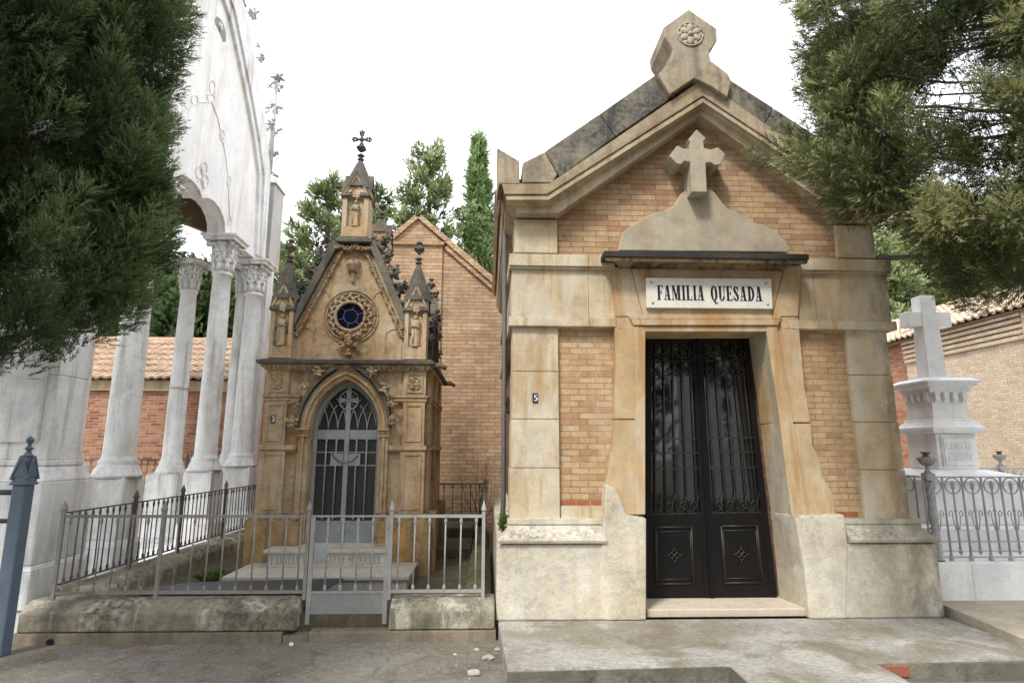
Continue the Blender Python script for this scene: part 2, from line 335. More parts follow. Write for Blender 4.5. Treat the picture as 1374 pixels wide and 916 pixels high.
    def build(s, name, mat, parent=None, bevel=0, loc=None, seg=2):
        if s.cuts:
            cs_ = [(0, 0)]+[c for c in s.cuts if 0 < c[0] < len(s.v)]+[(len(s.v), len(s.f))]; first = None
            for (v0, f0), (v1, f1) in zip(cs_, cs_[1:]):
                if v1 == v0: continue
                m_ = MB(); m_.v = s.v[v0:v1]; m_.f = [tuple(i-v0 for i in f) for f in s.f[f0:f1]]; m_.sm = s.sm[f0:f1]
                o_ = m_.build(name, mat, parent, bevel, loc, seg); first = first or o_
            return first
        me = bpy.data.meshes.new(name)
        o = bpy.data.objects.new(name, me); COL.objects.link(o)
        base = Vector((0, 0, 0))
        if parent is not None:
            base = WL[parent.name]; o.parent = parent
        elif loc is not None:
            base = Vector(loc); o.location = base
        WL[o.name] = base.copy()
        me.from_pydata([tuple(Vector(p)-base) for p in s.v], [], s.f); me.update()
        me.polygons.foreach_set('use_smooth', s.sm)
        me.materials.append(mat if not isinstance(mat, str) else MT[mat])
        if bevel:
            b = o.modifiers.new('bevel', 'BEVEL'); b.width = bevel; b.segments = seg; b.limit_method = 'ANGLE'; b.angle_limit = R(35)
        return o
def _ico():
    t = (1+5**.5)/2
    v = [(-1,t,0),(1,t,0),(-1,-t,0),(1,-t,0),(0,-1,t),(0,1,t),(0,-1,-t),(0,1,-t),(t,0,-1),(t,0,1),(-t,0,-1),(-t,0,1)]
    f = [(0,11,5),(0,5,1),(0,1,7),(0,7,10),(0,10,11),(1,5,9),(5,11,4),(11,10,2),(10,7,6),(7,1,8),(3,9,4),(3,4,2),(3,2,6),(3,6,8),(3,8,9),(4,9,5),(2,4,11),(6,2,10),(8,6,7),(9,8,1)]
    v = [Vector(p).normalized() for p in v]; c = {}; nf = []
    def mid(a, b):
        k = (min(a, b), max(a, b))
        if k not in c: v.append(((v[a]+v[b])/2).normalized()); c[k] = len(v)-1
        return c[k]
    for a, b, d in f:
        x, y, z = mid(a, b), mid(b, d), mid(d, a); nf += [(a,x,z),(b,y,x),(d,z,y),(x,y,z)]
    return [tuple(p) for p in v], nf
BV, BF = _ico()

def tag(o, label, cat, group=None, kind=None):
    if label: o['label'] = label
    if cat: o['category'] = cat
    if group: o['group'] = group
    if kind: o['kind'] = kind
    return o
def thing(name, loc, label, cat, group=None, rz=0):
    o = bpy.data.objects.new(name, None); COL.objects.link(o); o.location = loc; o.empty_display_size = .2
    o.rotation_euler.z = rz; WL[o.name] = Vector(loc); return tag(o, label, cat, group)
def struct(o): o['kind'] = 'structure'; return o
def copychild(ch, parent, off):
    c = ch.copy(); COL.objects.link(c); c.parent = parent; c.location = ch.location+Vector(off); WL[c.name] = WL[ch.name]; return c

# ------------------------------------------------------------------ lettering (condensed, thick and thin strokes with serifs)
def letter(mb, ch, X, Z, h, put, w=None):
    # put(polygon of (u, v)) adds one stroke; returns the advance
    T, t, sf, st = .17, .055, .06, .045
    W = {'I': .27, 'M': .72, 'Q': .54, 'O': .54, 'F': .46, 'L': .46, 'E': .48, 'S': .46, ' ': .36, '.': .2}.get(ch, .54)
    def box(u0, u1, v0, v1): put([(u0, v0), (u1, v0), (u1, v1), (u0, v1)])
    def line(u0, v0, u1, v1, th): put([(u0-th/2, v0), (u0+th/2, v0), (u1+th/2, v1), (u1-th/2, v1)])
    def vert(u, th=T, a=0, b=1, ser=True):
        box(u, u+th, a, b)
        if ser: box(u-sf, u+th+sf, a, a+st); box(u-sf, u+th+sf, b-st, b)
    def arc(cu, cv, ru, rv, a0, a1, tu, tv, n=14):
        P = []
        for i in range(n+1):
            a = a0+(a1-a0)*i/n; P.append(((cu+ru*math.cos(a), cv+rv*math.sin(a)), (cu+(ru-tu)*math.cos(a), cv+(rv-tv)*math.sin(a))))
        for i in range(n): put([P[i][0], P[i+1][0], P[i+1][1], P[i][1]])
    pi = math.pi; o = sf
    if ch == 'I': vert(o)
    elif ch == 'F': vert(o); box(o+T, W, 1-t, 1); box(W-.04, W, .8, 1-t); box(o+T, W-.12, .48, .48+t); box(W-.14, W-.1, .38, .64)
    elif ch == 'E': vert(o); box(o+T, W, 1-t, 1); box(W-.04, W, .8, 1-t); box(o+T, W-.12, .48, .48+t); box(W-.14, W-.1, .38, .64); box(o+T, W, 0, t); box(W-.04, W, t, .22)
    elif ch == 'L': vert(o); box(o+T, W, 0, t); box(W-.04, W, t, .26)
    elif ch == 'A': line(W-.14, 0, W/2+.02, 1, T); line(.09, 0, W/2-.04, 1, t); box(.16, W-.16, .28, .28+t); box(0, .2, 0, st); box(W-.28, W+.01, 0, st)
    elif ch == 'M': vert(o, t); vert(W-T-o, T); line(o+.07, 1, W/2, .05, T*.9); line(W-o-T, 1, W/2, .05, t)
    elif ch == 'N': vert(o, t); vert(W-t-o, t); line(o+.07, 1, W-o-.07, 0, T*.9)
    elif ch == 'V': line(.12, 1, W/2+.02, 0, T); line(W-.07, 1, W/2+.04, 0, t); box(0, .24, 1-st, 1); box(W-.16, W+.02, 1-st, 1)
    elif ch == 'U': vert(o, T, .25, 1, False); box(0, T+2*sf, 1-st, 1); box(W-o-t, W-o, .25, 1); box(W-o-t-.06, W, 1-st, 1); arc(W/2, .27, W/2-o, .28, pi, 2*pi, T*.75, t)
    elif ch in 'OQ':
        arc(W/2, .5, W/2-.01, .52, 0, 2*pi, T, t, 26)
        if ch == 'Q': put([(W/2-.06, .02), (W/2+.06, .02), (W/2+.12, -.16), (W/2+.02, -.18)]); box(W/2+.04, W-.02, -.2, -.14)
    elif ch in 'CG':
        arc(W/2, .5, W/2-.01, .52, .22*pi, 1.78*pi, T, t, 22)
        if ch == 'G': box(W-.2, W-.03, .06, .42); box(W-.26, W+.03, .40, .45)
        else: box(W-.09, W-.04, .7, .95)
    elif ch == 'D': vert(o); arc(o+T-.03, .5, W-o-T+.02, .5, -pi/2, pi/2, T*.95, t, 16)
    elif ch == 'R': vert(o); arc(o+T-.03, .74, W-o-T-.01, .26, -pi/2, pi/2, T*.9, t, 12); line(o+T+.06, .5, W-.07, 0, T*.9); box(W-.2, W+.04, 0, st)
    elif ch == 'S':
        arc(W/2, .75, W/2-.03, .26, .1*pi, 1.25*pi, T*.85, t, 12); arc(W/2, .26, W/2-.02, .27, -.9*pi, .35*pi, T*.85, t, 12)
        put([(.07, .62), (.2, .72), (W-.05, .40), (W-.2, .30)]); box(W-.1, W-.06, .68, .94); box(.04, .08, .06, .34)
    elif ch == '.': box(.05, .15, 0, .1)
    elif ch == '3': arc(.25, .74, .23, .27, -.5*pi, .85*pi, .15, .1, 12); arc(.25, .27, .25, .28, -.85*pi, .5*pi, .16, .1, 12); box(.14, .28, .47, .56)
    elif ch == '5': box(.08, .2, .5, 1); box(.08, .46, .88, 1); arc(.24, .32, .25, .33, -.85*pi, .6*pi, .16, .1, 14)
    return W+.08
def text(s_, x0, z0, h, y, width=None, thick=.004, xdir=1):
    mb = MB(); tot = 0
    for ch in s_: tot += letter(mb, ch, 0, 0, h, lambda p: None)
    k = h if width is None else width/tot
    u = 0
    for idx, ch in enumerate(s_):
        dy = .0002*(idx % 2)
        cnt = [0]
        def put(p, u=u):
            cnt[0] += 1; e = .00012*cnt[0]
            mb.prismY([(x0+(a+u)*k, z0+b*h) for a, b in p], y-thick-e-dy, y+.001)
        u += letter(mb, ch, 0, 0, h, put)
    return mb

# ------------------------------------------------------------------ foliage
def tri_mesh(name, V, mat, tint, parent=None, loc=(0, 0, 0), k=3):
    n = len(V)//k; me = bpy.data.meshes.new(name)
    base = np.array(WL[parent.name] if parent is not None else loc)
    me.vertices.add(len(V)); me.vertices.foreach_set('co', (V-base).astype(np.float32).ravel())
    me.loops.add(len(V)); me.loops.foreach_set('vertex_index', np.arange(len(V), dtype=np.int32))
    me.polygons.add(n); me.polygons.foreach_set('loop_start', np.arange(0, len(V), k, dtype=np.int32))
    me.polygons.foreach_set('loop_total', np.full(n, k, dtype=np.int32))
    me.update(calc_edges=True)
    a = me.attributes.new('tint', 'FLOAT', 'FACE'); a.data.foreach_set('value', np.clip(tint, 0, 1).astype(np.float32))
    me.materials.append(MT[mat]); o = bpy.data.objects.new(name, me); COL.objects.link(o)
    if parent is not None: o.parent = parent
    else: o.location = loc
    WL[o.name] = Vector(base); return o
def unit(a): return a/np.maximum(np.linalg.norm(a, axis=-1, keepdims=True), 1e-9)
def sprays(P, D, L, nb, bl, bw, rng, droop=.0, spread=.7):
    """P positions (N,3), D directions, L lengths: each spray is nb small blades along a stem"""
    N = len(P); D = unit(D); a = unit(rng.normal(size=(N, 3))); u = unit(np.cross(D, a)); w = np.cross(D, u)
    t = np.linspace(.05, 1, nb)[None, :]+rng.uniform(-.04, .04, (N, nb))
    ang = rng.uniform(0, 2*np.pi, (N, nb))
    side = np.cos(ang)[..., None]*u[:, None]+np.sin(ang)[..., None]*w[:, None]*.45
    base = P[:, None]+D[:, None]*(t*L[:, None])[..., None]
    base[..., 2] -= droop*(t**2)*L[:, None]
    bd = unit(D[:, None]*1.0+side*spread)
    ln = bl*L[:, None]*rng.uniform(.7, 1.3, (N, nb))*(1.15-.6*t)
    tip = base+bd*ln[..., None]
    q = unit(np.cross(bd, rng.normal(size=(N, nb, 3))))*(bw*L[:, None]*.5)[..., None]
    V = np.stack([base-q, base+q, tip], 2).reshape(-1, 3)
    return V, t.reshape(-1)
def plumes(C, A, LEN, RAD, per, sl, rng, nb=16, bl=.35, bw=.045, tintbase=None, spread=.7, droop=0, tip_light=.45):
    """cypress plumes: axis base C, unit axis A, length, radius; per sprays each"""
    N = len(C); A = unit(A)
    t = rng.uniform(0, 1, (N, per))**.9
    a = unit(rng.normal(size=(N, 3))); u = unit(np.cross(A, a)); w = np.cross(A, u)
    th = rng.uniform(0, 2*np.pi, (N, per)); prof = np.sqrt(np.clip(1-t, 0, 1))*(0.55+.45*np.minimum(t*4, 1))
    rr = RAD[:, None]*prof*np.sqrt(rng.uniform(.15, 1, (N, per)))
    rad = np.cos(th)[..., None]*u[:, None]+np.sin(th)[..., None]*w[:, None]
    P = C[:, None]+A[:, None]*(t*LEN[:, None])[..., None]+rad*rr[..., None]
    D = A[:, None]*1.0+rad*.75+rng.normal(size=(N, per, 3))*.25
    ti = (tintbase if tintbase is not None else rng.uniform(.1, .7, N))[:, None]+rng.normal(size=(N, per))*.12
    L = sl*rng.uniform(.7, 1.35, (N, per))
    V, tt = sprays(P.reshape(-1, 3), D.reshape(-1, 3), L.reshape(-1), nb, bl, bw, rng, droop, spread)
    tint = np.repeat((ti+(t-.45)*tip_light).reshape(-1), nb)+(tt-.5)*.35  # bright tips, dark bases: light and shade put into the tint
    return V, tint
def inside(poly, x, y):
    c = False; n = len(poly); j = n-1
    for i in range(n):
        xi, yi = poly[i]; xj, yj = poly[j]
        if (yi > y) != (yj > y) and x < (xj-xi)*(y-yi)/(yj-yi)+xi: c = not c
        j = i
    return c
def limb(mb, a, b, r0, r1, rn, sag=.12, n=7):
    a = Vector(a); b = Vector(b); L = (b-a).length; pts = []
    off = Vector((rn.uniform(-1, 1), rn.uniform(-1, 1), rn.uniform(-.6, .6)))*L*sag
    for i in range(n):
        t = i/(n-1); pts.append(a.lerp(b, t)+off*math.sin(math.pi*t)+Vector((rn.uniform(-1,1), rn.uniform(-1,1), rn.uniform(-1,1)))*L*.012)
    mb.tube(pts, r0, 6, r1); return pts

# ================================================================== SETTING
g = MB(); g.add([(-250,-120,0),(250,-120,0),(250,400,0),(-250,400,0)], [(0,1,2,3)])
t = NT('damp_earth_and_asphalt')
c = t.mix(t.ramp(t.noise(.9, 8, .65), (.38, 0), (.62, 1)), (.235, .205, .16), (.29, .275, .245))
c = t.mix(t.ramp(t.noise(2.2, 7, .7, t.vadd(t.pos, (5, 2, 0)), .8), (.52, 0), (.62, .7)), c, (.15, .125, .09))
c = t.mix(t.ramp(t.noise(5.5, 6, .7, t.vadd(t.pos, (1, 6, 0))), (.58, 0), (.66, .6)), c, (.38, .36, .31))
c = t.mix(t.ramp(t.noise(1.6, 6, .7, t.vadd(t.pos, (8, 1, 0))), (.56, 0), (.7, .4)), c, (.09, .10, .04))
vc = t.n.new('ShaderNodeTexVoronoi'); vc.feature = 'DISTANCE_TO_EDGE'; vc.inputs['Scale'].default_value = 1.7; t.l.new(t.vadd(t.pos, t.vmul(t.noise(3, 5), (.5, .5, .5))), vc.inputs['Vector'])
c = t.mix(t.ramp(vc.outputs['Distance'], (.0, .7), (.012, 0)), c, (.06, .055, .045))
c = t.mix(t.ramp(t.noise(13, 8, .8), (.45, 0), (.62, .5)), c, (.13, .115, .09))
c = t.mix(t.ramp(t.noise(70, 6, .75), (.57, 0), (.66, .7)), c, (.46, .43, .37))
c = t.mix(t.ramp(t.noise(120, 5, .7), (.3, .35), (.5, 0)), c, (.05, .045, .04))
hh = t.math('ADD', t.noise(55, 8, .75), t.math('MULTIPLY', t.noise(6, 6, .6), 2.5))
gm = t.done(c, .93, t.bump(hh, .9, .03))
struct(g.build('ground', gm))

# concrete forecourt in front of the large mausoleum
pf = MB()
pf.prismZ([(.17, 5.06), (1.96, 5.13), (1.955, 4.1), (3.16, 4.1), (3.17, 5.15), (4.78, 5.2), (4.78, 6.46), (.12, 6.46)], -.05, .15)
o = struct(pf.build('pavement', 'concrete', bevel=.012))
se = MB()   # grimy raised edges of the pavement, 3 mm proud
se.prismZ([(.165, 5.054), (1.952, 5.124), (1.952, 5.134), (.175, 5.066)], -.04, .135)
se.box(3.175, 4.77, 5.140, 5.2, -.04, .137)
se.box(1.9525, 1.96, 4.1, 5.12, -.04, .135)
struct(se.build('pavement_edge', 'concrete_edge'))
sl = MB(); sl.prismZ([(4.66, 5.2), (9.5, 5.2), (9.5, 6.95), (4.93, 6.95)], -.05, .235); struct(sl.build('pavement_slab', 'slab', bevel=.008))
sl = MB(); sl.box(4.95, 12, 6.96, 11, -.05, .3); struct(sl.build('plot_floor', 'marble'))
en = MB(); en.box(-4.25, .05, 6.46, 12.3, -.05, .22); en.box(-.95, -.25, 9.6, 12.2, .2, .36); en.box(-.95, -.25, 10.8, 12.2, .3, .52)
struct(en.build('plot_ground', stone('leafy_damp_earth', (.12, .095, .065), (.17, .14, .10), (.07, .06, .04), lichen=.5, lcol=(.06, .07, .03), top=.3, bumps=1.2, patch=4)))

# ================================================================== BIG MAUSOLEUM
XC = 2.445
def mir(x): return 2*XC-x
Q = thing('mausoleum', (XC, 6.5, .15), 'large yellow brick and sandstone mausoleum with a gable, black double door and name plaque', 'mausoleum')
# body walls
b = MB()
b.box(.33, 1.7, 6.90, 11.6, .15, 4.42); b.box(3.43, 4.52, 6.90, 11.6, .15, 4.42); b.box(1.7, 3.43, 7.05, 11.6, .15, 4.42)
b.box(1.7, 3.43, 6.90, 7.05, 3.3, 4.42)
b.prismY([(.33, 4.42), (4.52, 4.42), (XC+.02, 6.45)], 6.9, 11.6)
b.build('side_wall', 'side_brick', Q)
# brick fields of the facade (recessed)
fb = MB(); fb.box(.70, 1.48, 6.60, 6.9, 1.13, 3.22); fb.cut(); fb.box(3.42, 4.15, 6.60, 6.9, 1.13, 3.22)
fb.build('brick_panel', 'q_brick', Q)
rb = MB()
for (x0, x1, y0, y1) in ((753,772,671,677),(774,791,671,677),(793,807,671,677),(1123,1136,686,692),(1138,1150,686,692)):
    rb.cut(); p = at(x0, y1, 6.6); q = at(x1, y0, 6.6); rb.box(p.x, q.x, 6.595, 6.63, p.z, q.z)
rb.build('red_brick_course', plain('soft_red_brick', (.36, .12, .055), .9, .2, 0, .35, 30), Q)
sb = MB(); p = at(752, 690, 6.58); q = at(808, 678, 6.58); sb.box(p.x, q.x, 6.585, 6.7, 1.1, q.z)
sb.build('bed_stone', 'q_stone', Q, .006)
gb = MB()
_k = at(747, 292, 6.6); _a = at(926, 160, 6.6)
gb.prismY([(.55, 4.0), (mir(.55), 4.0), (mir(.55), _k.z+.02), (mir(_k.x)+.0, _k.z+.03), (_a.x, _a.z+.08), (_k.x, _k.z+.03), (.55, _k.z+.02)], 6.60, 6.9)
gb.build('gable_wall', 'g_brick', Q)
# plinth
pl = MB()
pl.box(.10, 1.5, 6.42, 6.9, .15, .892); pl.box(.10, .35, 6.905, 11.62, .15, .892); pl.cut()
pl.box(3.5, 4.745, 6.42, 6.9, .15, .892); pl.box(4.5, 4.745, 6.905, 11.62, .15, .892); pl.cut()
# plinth blocks that carry the door jambs
pj = [at(*q, 6.45) for q in ((809,700),(806,729),(808,800),(812,836),(866,832),(866,694),(840,690),(826,655),(812,648))]
pl.prismY([(p.x, max(p.z, .151)) for p in pj], 6.405, 6.99); pl.cut()
pj = [at(*q, 6.45) for q in ((1064,691),(1077,762),(1084,829),(1133,829),(1135,730),(1130,689))]
pl.prismY([(p.x, max(p.z, .151)) for p in pj], 6.405, 6.99)
pl.build('plinth', 'q_plinth', Q, .022, seg=3)
pm = MB()
prof = [(6.42, .895), (6.385, .905), (6.375, .93), (6.385, .955), (6.42, .97), (6.47, 1.0), (6.50, 1.04), (6.515, 1.075), (6.50, 1.08), (6.495, 1.13), (6.62, 1.134)]
def moulding(mb, prof, x0, x1, ret0=0, ret1=0, smooth=False):
    # profile (y, z) run along X, mitred at the ends by the projection
    n = len(prof); yb = max(p[0] for p in prof)
    A = [(x0-(yb-p[0])*ret0, p[0], p[1]) for p in prof]; B = [(x1+(yb-p[0])*ret1, p[0], p[1]) for p in prof]
    mb.add(A+B, [(i, i+n, i+1+n, i+1) for i in range(n-1)], smooth)
    mb.add(A+[(x0, yb, prof[0][1])], [tuple(range(n+1))]); mb.add(B+[(x1, yb, prof[0][1])], [tuple(range(n, -1, -1))])
moulding(pm, prof, .225+.1, 1.235, .9, 0); pm.cut(); moulding(pm, prof, 3.80, 4.60-.06, 0, .9)
# returns along the sides
for x, sgn in ((.325, -1), (4.54, 1)):
    pr = [(x+sgn*(6.62-p[0])*.9, p[1]) for p in prof]
    pm.cut(); pm.prismY([(x, prof[0][1])]+pr, 6.62, 11.6)
pm.build('plinth_moulding', 'q_plinth', Q)
# corner pilasters of stacked blocks
ps = MB()
zz = [at(700, y, 6.55).z for y in (691, 627.5, 562, 498, 438)]
zz[0] = 1.10
for i in range(4):
    ps.box(.238+.008*i, .772, 6.55, 7.05, zz[i]+.002, zz[i+1]-.002)
zr = [at(1190, y, 6.55).z for y in (694, 630, 566, 503, 442)]; zr[0] = 1.10
z0 = at(700, 339, 6.55).z; z1 = at(700, 294, 6.55).z
ps.cut(); ps.box(.28, .775, 6.55, 7.05, z0+.002, z1); ps.cut()
for i in range(4):
    ps.box(4.082-.004*i, 4.582-.012*i, 6.55, 7.05, zr[i]+.002, zr[i+1]-.002)
ps.cut(); ps.box(4.07, 4.52, 6.55, 7.05, z0+.002, z1)
ps.build('corner_pilaster', 'q_stone', Q, .007)
# string courses and frieze
st = MB()
zb = [at(700, y, 6.5).z for y in (437, 425)]; zf = at(700, 358, 6.53).z; zt = at(700, 340, 6.47).z
for (xa, xb, sl_) in ((.22, 1.42, -1), (3.40, 4.64, 1)):
    xm = 1.12 if sl_ < 0 else 3.74
    a_, c_ = (xa, xm-.0015), (xm+.0015, xb); st.cut()
    for (u0, u1) in (a_, c_):
        st.box(u0+(0.03 if sl_ < 0 and u0 == xa else 0), u1-(.03 if sl_ > 0 and u1 == xb else 0), 6.535, 6.95, zb[1]+.001, zf-.001)
        st.box(u0, u1, 6.495, 6.95, zb[0], zb[1])
        st.box(u0, u1, 6.475, 6.95, zf, zt)
        st.box(u0, u1, 6.497, 6.95, zf-.025, zf-.001)
st.cut(); st.box(.22, .5, 6.951, 11.6, zf, zt); st.box(.22, .5, 6.951, 11.6, zb[0], zb[1]); st.box(.255, .5, 6.951, 11.6, zb[1]+.001, zf-.001)
st.cut(); st.box(4.4, 4.63, 6.951, 11.6, zf, zt); st.box(4.4, 4.63, 6.951, 11.6, zb[0], zb[1]); st.box(4.4, 4.6, 6.951, 11.6, zb[1]+.001, zf-.001)
st.build('string_course', 'q_stone', Q, .006)
# door surround
fr = MB()
def L(pix, Y, y0, y1): fr.ppx(pix, Y, y0, y1)
L([(825,424),(826,500),(824,562),(866,562),(866,445),(862,441),(829,441)], 6.50, 6.50, 6.99); fr.cut()
L([(824,563.2),(822,605),(818,622),(815,640),(811,655),(826,657),(840,690),(866,690),(866,563.2)], 6.50, 6.50, 6.99)
fr.cut(); L([(1046,441),(1029,444),(1047,566.5),(1088,566.5),(1080,520),(1071,424),(1060,441)], 6.50, 6.50, 6.99); fr.cut()
L([(1047.2,568),(1056,640),(1063,694),(1132,693),(1121,690),(1117,662),(1104,640),(1100,616),(1090,596),(1088.3,568)], 6.50, 6.50, 6.99)
fr.cut(); L([(829,440.5),(866,444.5),(1029,444),(1060,440.5),(1071,423),(825,423)], 6.50, 6.502, 6.99)
# architrave rolls
def P3(pix, Y): return [at(x, y, Y) for x, y in pix]
fr.build('door_surround', 'q_frame', Q, .008)
rv = MB()
rv.loft([[at(x-.6, y, 6.503) for x, y in ((1029,444.5),(1047,567),(1056,640),(1063,690),(1077,762),(1083,826))], [at(x, y, 6.953) for x, y in ((1005,454),(1023,567),(1030,640),(1035,690),(1042,762),(1046,806))]])
rv.build('door_reveal', stone('grey_washed_stone', (.50, .44, .34), (.44, .40, .32), (.36, .28, .18), lichen=.15, top=.2, white=.4), Q)
ar = MB()
ar.ppx([(850,437),(862,437),(866,445),(866,690),(853,690),(853,520)], 6.47, 6.472, 6.51)
ar.ppx([(1029,444),(1029,437),(1043,437),(1060,540),(1070,600),(1086,692),(1063,692),(1056,640),(1047,567)], 6.47, 6.472, 6.51)
ar.ppx([(850,436.5),(1043,436.5),(1047,429),(846,429)], 6.47, 6.455, 6.51)
ar.ppx([(846,428.5),(1047,428.5),(1049,423),(843,423)], 6.47, 6.47, 6.51)
ar.ppx([(862,437),(1029,437),(1029,444.5),(866,444.5)], 6.47, 6.48, 6.51)
ar.build('architrave', 'q_frame', Q, .006)
# panel with the name plaque
pn = MB()
pn.ppx([(822,358),(846,358),(862,422),(862,424),(826,424)], 6.49, 6.492, 6.95)
pn.ppx([(847,358),(1052,358),(1036,424),(863,424)], 6.49, 6.494, 6.95)
pn.ppx([(1053,358),(1075,358),(1071,424),(1037,424)], 6.49, 6.492, 6.95)
pn.build('lintel_panel', 'q_frame', Q, .004)
pq = MB(); pq.ppx([(867,372.5),(1035,374),(1037,414),(868,412.5)], 6.45, 6.452, 6.5)
plq = pq.build('name_plaque', marble('plaque_marble', (.78, .76, .68), (.62, .61, .57), (.7, .62, .45), .3, .4, .1, .1), Q, .003)
tp0 = at(882, 402, 6.45); tp1 = at(1022, 402.5, 6.45); th = at(882, 382.5, 6.45).z-tp0.z
text('FAMILIA QUESADA', tp0.x, tp0.z, th, 6.452, tp1.x-tp0.x+.02).build('lettering', 'ink', plq)
sc = MB()
for x, y in ((874,378.5),(876,406),(1028,380),(1030,408)):
    sc.cut(); p = at(x, y, 6.45); sc.lathe([(.0, 0), (.014, 0), (.012, .008), (.006, .014)], 0, 0, 12)
    o0 = len(sc.v)-48
    for i in range(o0, len(sc.v)):
        v = sc.v[i]; sc.v[i] = (p.x+v[0], 6.452-v[2], p.z+v[1])
sc.build('screw', 'brass', plq)
# ledge over the door
lg = MB()
la = at(811, 344, 6.25); lb = at(1086, 346, 6.25); zt_ = at(811, 337.5, 6.25).z
lg.box(la.x, lb.x, 6.25, 6.7, la.z, zt_+.012); lg.build('ledge', 'q_ledge', Q, .008)
lu = MB(); zb_ = at(811, 360, 6.45).z
pr_ = [(6.452, zb_), (6.45, zb_+.03), (6.42, zb_+.05), (6.37, zb_+.08), (6.325, zb_+.10), (6.30, la.z-.04), (6.275, la.z-.035), (6.27, la.z-.002), (6.6, la.z-.002)]
moulding(lu, pr_, la.x+.34, lb.x-.34, 1, 1, False); lu.build('ledge_moulding', 'q_under', Q)
# shaped stone above ledge and the cross
cs = MB()
cs.ppx([(829,337),(832,325),(834,315),(843,305),(856,298),(866,291),(882,286),(896,282),(905,275),(912,262),(919,256),(930,253),(948,253),(957,257),(965,268),(975,280),(990,286),(1003,292),(1012,299),(1030,305),(1043,313),(1052,322),(1057,331),(1058,339)], 6.52, 6.50, 6.7)
cs.build('cross_base', 'q_cross', Q, .012)
cr = MB()
cz = [(490,220),(575,300),(550,320),(555,380),(612,398),(680,375),(745,440),(700,530),(650,535),(620,510),(570,515),(582,770),(448,770),(435,510),(385,495),(360,525),(320,525),(250,450),(320,360),(370,385),(430,398),(432,330),(415,310)]
cr.ppx([(860+x/6.54, 140+y/6.54) for x, y in cz], 6.32, 6.32, 6.62); cr.build('stone_cross', 'q_cross', Q, .01)
# raking cornice: lofted rails of the moulding, mirrored about the centre line
def rail(p0, p1, p2, Y, ya=None, x0=None):
    a, k, t_ = at(*p0, Y), at(*p1, Y), at(*p2, Y)
    y = Y; xa = a.x if x0 is None else x0
    ap = XC+.03
    return [(xa, y, a.z), (k.x, y, k.z), (ap, y, t_.z), (mir(k.x), y, k.z), (mir(xa), y, a.z)]
rails = [rail((692,294),(747,294),(926,165), 6.595), rail((689,290),(745,290),(927,161), 6.56), rail((684,281),(741,281),(930,148), 6.44), rail((680,271),(736,271),(931,139), 6.34), rail((680,268),(736,268),(931.5,137), 6.30),
         rail((679,264),(735,264),(931.5,132), 6.30), rail((679,263),(735,263),(931.5,131), 6.325), rail((678,261),(734,261),(931.5,129), 6.325), rail((677,260),(734,260),(931.5,128), 6.30), rail((674,247),(737,247),(931.5,107), 6.285), rail((674,246),(738,245),(931.5,106), 6.40)]
rk = MB()
for a_, b_ in zip(rails, rails[1:]): rk.loft([b_, a_])
# side returns, running back along the eaves
for s_ in (0, -1):
    ln = [r_[s_] for r_ in rails]
    back = [(p[0], 11.7, p[2]) for p in ln]
    rk.loft([ln, back] if s_ == 0 else [back, ln])
# back fill so that the cornice is solid
top = rails[-1]; rk.prismY([(p[0], p[2]) for p in top]+[(p[0], p[2]) for p in rails[0][::-1]], 6.41, 6.93)
rk.build('raking_cornice', stone('warm_cornice_stone', (.48, .37, .23), (.55, .45, .31), (.30, .21, .13), lichen=.4, lcol=(.14, .115, .08), top=.9, streak=.7, white=.3), Q)
# coping slabs
cp = MB(); cp2 = MB()
def slab(mb, pix, Y, y0, y1, both=True):
    q = [at(x, y, Y) for x, y in pix]; mb.prismY([(p.x, p.z) for p in q], y0, y1)
    if both: mb.prismY([(mir(p.x)+.04*0, p.z) for p in q], y0, y1)
slab(cp, [(731,203),(804,153),(826,183),(751,237.5)], 6.3, 6.302, 11.75, False); cp.cut()
slab(cp, [(804.3,152.9),(890,93),(909,125.5),(826.3,182.8)], 6.3, 6.302, 11.75, False); cp.cut()
slab(cp, [(960,94),(1039,145),(1020,175),(948,124)], 6.3, 6.302, 11.75, False); cp.cut()
slab(cp, [(1039.3,145.2),(1142,213),(1118,244),(1020.3,175.2)], 6.3, 6.302, 11.75, False); cp.cut()
slab(cp2, [(701,219),(704,217),(731,203.5),(748,234),(741,245),(701,245)], 6.3, 6.30, 6.8)
slab(cp2, [(667,196),(697,214),(697.5,245),(670,245),(667,262)], 6.25, 6.28, 6.72)
cp2.box(at(670,245,6.3).x, at(745,245,6.3).x, 6.42, 7.2, at(700,246,6.3).z-.02, at(700,234,6.3).z)
cp.build('coping', 'q_coping', Q, .012)
# crown at the apex
kn = [(883,100),(902,79),(903,66),(892,50),(890,37),(924,12.5),(962,38.5),(962.5,54),(952,69),(953.5,81),(977,99),(982,109),(976,131),(955,116),(931.5,105),(899,127)]
q = [at(x, y, 6.22) for x, y in kn]
cp2.prismY([(p.x, p.z) for p in q], 6.22, 6.85)
cp2.build('gable_crown', 'q_crown', Q, .012)
bl = MB(); p = at(943, 131, 6.22)
rs = MB(); c_ = at(927, 45, 6.2)
rs.ring((c_.x, 6.215, c_.z), .150, .012)
for i in range(6):
    a = i*math.pi/3+.5; d = Vector((math.cos(a), 0, math.sin(a)))
    e = Matrix.Rotation(-a, 3, 'Y'); rs.blob((c_.x+d.x*.082, 6.215, c_.z+d.z*.082), (.062, .022, .045), e)
for i in range(6):
    a = i*math.pi/3+1.02; d = Vector((math.cos(a), 0, math.sin(a))); rs.blob((c_.x+d.x*.125, 6.215, c_.z+d.z*.125), (.028, .012, .028))
rs.blob((c_.x, 6.205, c_.z), (.034, .03, .034)); rs.build('rosette', 'q_cross', Q)
